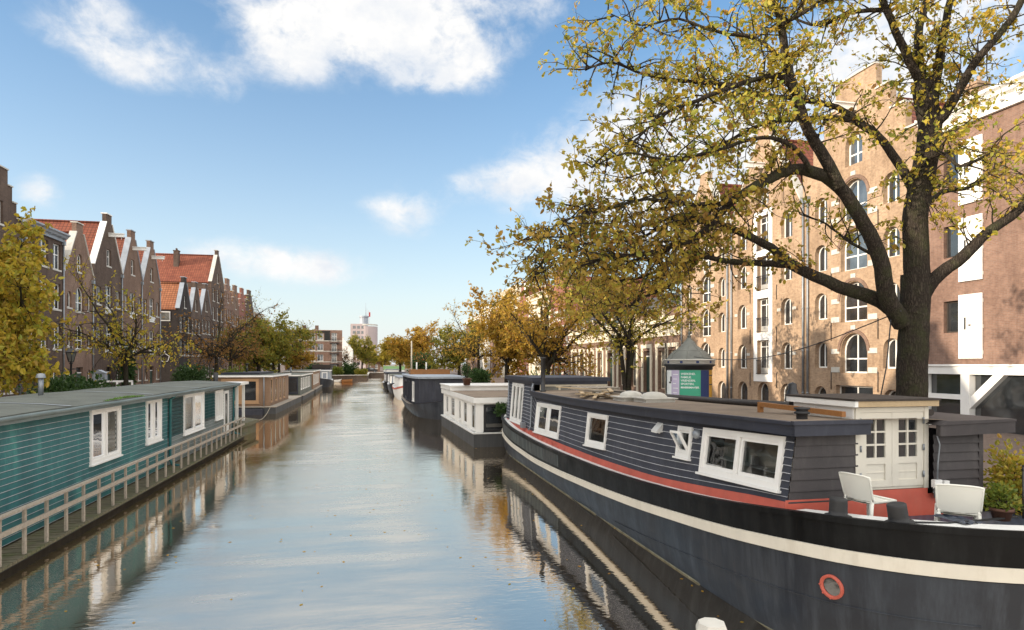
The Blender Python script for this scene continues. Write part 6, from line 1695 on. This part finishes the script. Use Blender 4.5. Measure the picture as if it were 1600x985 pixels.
def sheet_on(name, a0, a1, z0, z1, mt, o, parent=AC):
    "a paper sheet between two distances from the left edge (metres along the drum)"
    n = max(2, int(abs(a1 - a0) / .06)); b = MB()
    def A(s): return view + s / R_
    b.sheet([[(cos(A(a0 + (a1-a0)*i/n))*(R_+o), sin(A(a0 + (a1-a0)*i/n))*(R_+o), z) for i in range(n+1)] for z in (z0, z1)]); return b.build(name, M[mt], parent)
lil = sheet_on('poster', -1.28, -.42, .55, 2.40, 'post_lilac', .006)
lil0 = sheet_on('poster_margin', -1.28, -.84, .56, 2.39, 'ink', .009, lil)
b = MB()
sheet_on('printed_figure', -.92, -.83, 1.9, 2.12, 'print_dark', .012, lil); sheet_on('printed_figure', -1.02, -.86, 1.82, 1.89, 'print_dark', .012, lil); sheet_on('printed_figure', -.88, -.80, .86, 1.26, 'print_teal', .012, lil); sheet_on('printed_figure', -.88, -.76, .72, .82, 'print_red', .012, lil)
for k in range(6): sheet_on('printed_line', -.74, -.48 - .05*(k % 3), 2.2 - .2*k, 2.23 - .2*k, 'ink', .012, lil)
gr = sheet_on('poster', -.41, .50, .55, 2.40, 'post_green', .006)
sheet_on('poster', .51, .98, .55, 2.40, 'post_blue', .006)
och = sheet_on('poster', .99, 1.40, .55, 2.41, 'post_ochre', .006)
for z in (1.1, 1.75, 2.15): sheet_on('printed_line', 1.0, 1.38, z, z + .05, 'print_dark', .012, och)
def lettering(txt, s0, z, size, bold=0.0):
    c = bpy.data.curves.new('lettering', 'FONT'); c.body = txt; c.size = size; c.offset = bold; c.resolution_u = 3
    o = bpy.data.objects.new('lettering_tmp', c); COL.objects.link(o); bpy.context.view_layer.update()
    me = bpy.data.meshes.new_from_object(o.evaluated_get(bpy.context.evaluated_depsgraph_get())); bpy.data.objects.remove(o)
    for v in me.vertices:
        a = view + (s0 + v.co.x) / R_; zz = z + v.co.y; v.co = (cos(a)*(R_ + .012), sin(a)*(R_ + .012), zz)
    me.materials.clear(); me.materials.append(M['ink'])
    r = bpy.data.objects.new('lettering', me); COL.objects.link(r); r.parent = gr; return r
for i, w_ in enumerate(('WEEKEND.', 'FAMILIE.', 'VRIENDEN.', 'SPORTEN.')): lettering(w_, -.35, 2.20 - i*.145, .125, .002)
lettering('BEHEERSMAATJES.', -.35, 2.20 - 4*.145, .098, .004)
lettering('kom ook helpen', -.35, .98, .075); lettering('Thuisafhaal', -.35, .84, .11, .003)

def lamp(label, loc, h=3.6, wall=False):
    t = thing('street_lamp', label, 'street lamp', loc, 0)
    b = MB(); b.lathe([(.16, 0), (.16, .25), (.10, .32), (.085, .9), (.11, .95), (.06, 1.05), (.045, h - .1), (.09, h - .06), (.05, h)], 14); b.tube([(-.32, 0, h - .35), (.32, 0, h - .35)], .025, 6); b.build('post', M['black_metal'], t)
    b = MB(); 
    for k in range(6):
        a = k*pi/3; b.tube([(cos(a)*.12, sin(a)*.12, h + .02), (cos(a)*.24, sin(a)*.24, h + .5)], .015, 5)
    b.lathe([(.27, h + .5), (.27, h + .54), (.15, h + .68), (.05, h + .74), (.06, h + .8), (0, h + .88)], 6, smooth=False); b.lathe([(.05, h), (.14, h + .02), (.14, h + .05)], 6, smooth=False); b.build('lantern', M['black_metal'], t)
    b = MB(); b.lathe([(.115, h + .04), (.235, h + .5)], 6, smooth=False); b.build('lantern_glass', M['pane_pale'], t); return t
lamp('old black lantern post between the green hedges on the left quay', at_y(111, 37.5), 2.75)
lamp('black lantern post far along the left quay by the olive elms', at_y(470, 122), 3.4)
# white gangway rail, notice post and blue tarpaulin on the left quay
t = thing('quay_railing', 'white railing at the head of a gangway behind the teal houseboat', 'railing', at_y(183, 47))
b = MB()
for x in (-.9, 0, .9): b.box(x - .05, x + .05, -.05, .05, 0, 1.55)
for z in (.75, 1.45): b.box(-.95, .95, -.04, .04, z, z + .12)
b.build('rail', M['clean_white'], t)
t = thing('letter_box_post', 'pale post carrying a grey box on the left quay', 'post', at_y(156, 44)); b = MB(); b.box(-.06, .06, -.06, .06, 0, 1.6); b.build('post', M['clean_white'], t); b = MB(); b.box(-.35, .35, -.2, .2, 1.6, 2.1); b.prism([(-.4, 2.1), (.4, 2.1), (0, 2.3)], -.25, .25, 'y'); b.build('box', M['lead'], t)
t = thing('mooring_pole', 'grey pole standing at the end of the teal houseboat', 'mooring pole', (*spot(337, 40.5, -1),)); b = MB(); b.lathe([(.13, 0), (.12, 4.55), (.0, 4.6)], 12); b.build('pole', M['lead'], t); b = MB(); b.lathe([(.14, 3.9), (.14, 4.58), (0, 4.62)], 12); b.build('pole_cap', M['black_metal'], t)
M['blue_tarp'] = plain('blue_tarpaulin', (.02, .05, .30), .4, .25, 3)
b = MB(); g = []
for j in range(9):
    g.append([(-1.1 + 2.2*i/12, -.9 + 1.8*j/8, 1.35*sin(pi*min(.96, max(.04, i/12)))**.4 * sin(pi*min(.95, max(.05, j/8)))**.5 + .06*sin(i*2.1 + j*1.7)) for i in range(13)])
b.sheet(g, 0, True); o = b.build('tarpaulin', M['blue_tarp'], None); o.location = Vector(at_y(396, 78)); tag(o, 'crumpled blue tarpaulin over a heap behind the cedar houseboat', 'tarpaulin')

# iron fence at the right edge, beside the barge's stern
t = thing('iron_fence', 'black iron fence with a curved top at the right edge behind the barge deck', 'fence', (9.85, 8.05, 1.6))
b = MB()
for i in range(10): b.tube([(i*.13, 0, 0), (i*.13, 0, 1.0 + .12*sin(pi*i/9))], .012, 6)
for z in (.12, .95): b.tube([(-.02, 0, z), (1.2, 0, z)], .016, 6)
b.tube([(i*.13, 0, 1.0 + .12*sin(pi*i/9)) for i in range(10)], .018, 6); b.build('rail', M['black_metal'], t)

# black car parked across the end of the canal
def car(label, loc, rz_, col, L=4.3):
    t = thing('parked_car', label, 'car', loc, rz_); b = MB()
    prof = [(-L/2, .35), (-L/2 + .05, .75), (-L/2 + .75, .92), (-L/2 + 1.3, 1.38), (-L/2 + 2.9, 1.42), (L/2 - .55, .98), (L/2 - .03, .80), (L/2, .36)]
    b.prism(prof, -.84, .84, 'y'); b.build('body', M[col], t, bevel=.06)
    b = MB()
    for s in (-1, 1): b.prism([(-L/2 + .95, .95), (-L/2 + 1.4, 1.31), (-L/2 + 2.8, 1.34), (L/2 - .95, 1.0)], s*.843, s*.852, 'y')
    each(b, 'side_window', M['pane_blue'], t)
    for x in (-L/2 + .85, L/2 - .85):
        for s in (-1, 1):
            w = MB(); w.tube([(x, s*.70, .32), (x, s*.87, .32)], .32, 18); wo = w.build('wheel', M['rubber'], t); w = MB(); w.tube([(x, s*.86, .32), (x, s*.885, .32)], .2, 14); w.build('rim', M['pipe'], wo)
    for s in (-.6, .6):
        w = MB(); w.box(-L/2 - .02, -L/2 + .1, s - .15, s + .15, .62, .74); w.build('headlight', M['clean_white'], t)
M['car_black'] = plain('black_car_paint', (.012, .012, .014), .18, .05, 1)
M['car_grey'] = plain('grey_car_paint', (.10, .105, .11), .2, .05, 1)
car('black car parked side on behind the quay wall at the canal end', (-1.2, 190.3, STREET), 0, 'car_black')
car('grey car standing left of the black one at the canal end', (-6.2, 189.5, STREET), .1, 'car_grey')
t = thing('hoarding', 'long pale green hoarding at the far end of the water', 'fence', (5.2, 193, STREET)); M['pale_green'] = plain('pale_green_paint', (.30, .52, .22), .6, .08, .5)
b = MB(); b.box(-2.6, 3.6, 0, .06, .75, 1.9); b.build('panel', M['pale_green'], t); b = MB(); b.box(-2.65, 3.65, -.06, -.003, 1.9, 2.05); b.box(-2.6, 3.6, -.05, -.003, .2, .72); b.build('rail', M['clean_white'], t)
# dinghies moored under the bushes
for i, (x, y, r_, lab, mt) in enumerate(((-8.2, 147.2, .5, 'small white dinghy moored under the bank bushes at the canal end', 'clean_white'), (-6.0, 147.6, .1, 'small yellow dinghy beside the white one under the bank bushes', 'orange_wood'))):
    b = MB(); S = [k/12 for k in range(13)]
    for sd2 in (-1, 1): b.sheet([[(s*2.4 - 1.2, sd2*.55*f*(1 - s**4)**.6, z + .2*s**3) for s in S] for f, z in ((.3, -.1), (.85, .1), (1, .55))], 0, True)
    b.sheet([[(s*2.4 - 1.2, sd2*.5*(1 - s**4)**.6, .25) for s in S] for sd2 in (-1, 1)]); b.quad((-1.2, -.55, .55), (-1.2, .55, .55), (-1.2, .2, -.1), (-1.2, -.2, -.1))
    o = b.build('dinghy', M[mt], None); o.location = (x, y, 0); o.rotation_euler = (0, 0, r_); tag(o, lab, 'dinghy')
# two gulls
M['gull'] = plain('gull_feathers', (.30, .30, .31), .8, .2, 8)
for px, py, r_, lab in ((782, 371, .3, 'upper of two gulls gliding left of the great elm'), (789, 378, .8, 'lower of two gulls gliding left of the great elm')):
    b = MB(); b.tube([(0, -.22, 0), (0, -.1, .02), (0, .08, .02), (0, .2, .01), (0, .26, 0)], [.02, .05, .055, .035, .01], 8)
    for s in (-1, 1): b.sheet([[(s*.03, .1, .03), (s*.03, -.06, .03)], [(s*.28, .14, .14), (s*.28, -.0, .13)], [(s*.62, .02, .06), (s*.60, -.03, .06)]]); b.sheet([[(s*.03, .1, .015), (s*.03, -.06, .015)], [(s*.28, .14, .125), (s*.28, -.0, .115)], [(s*.62, .02, .055), (s*.60, -.03, .055)]])
    o = b.build('gull', M['gull'], None); o.location = pt(px, py, 70); o.rotation_euler = (.1, .3, r_); tag(o, lab, 'gull', 'gulls in the sky')
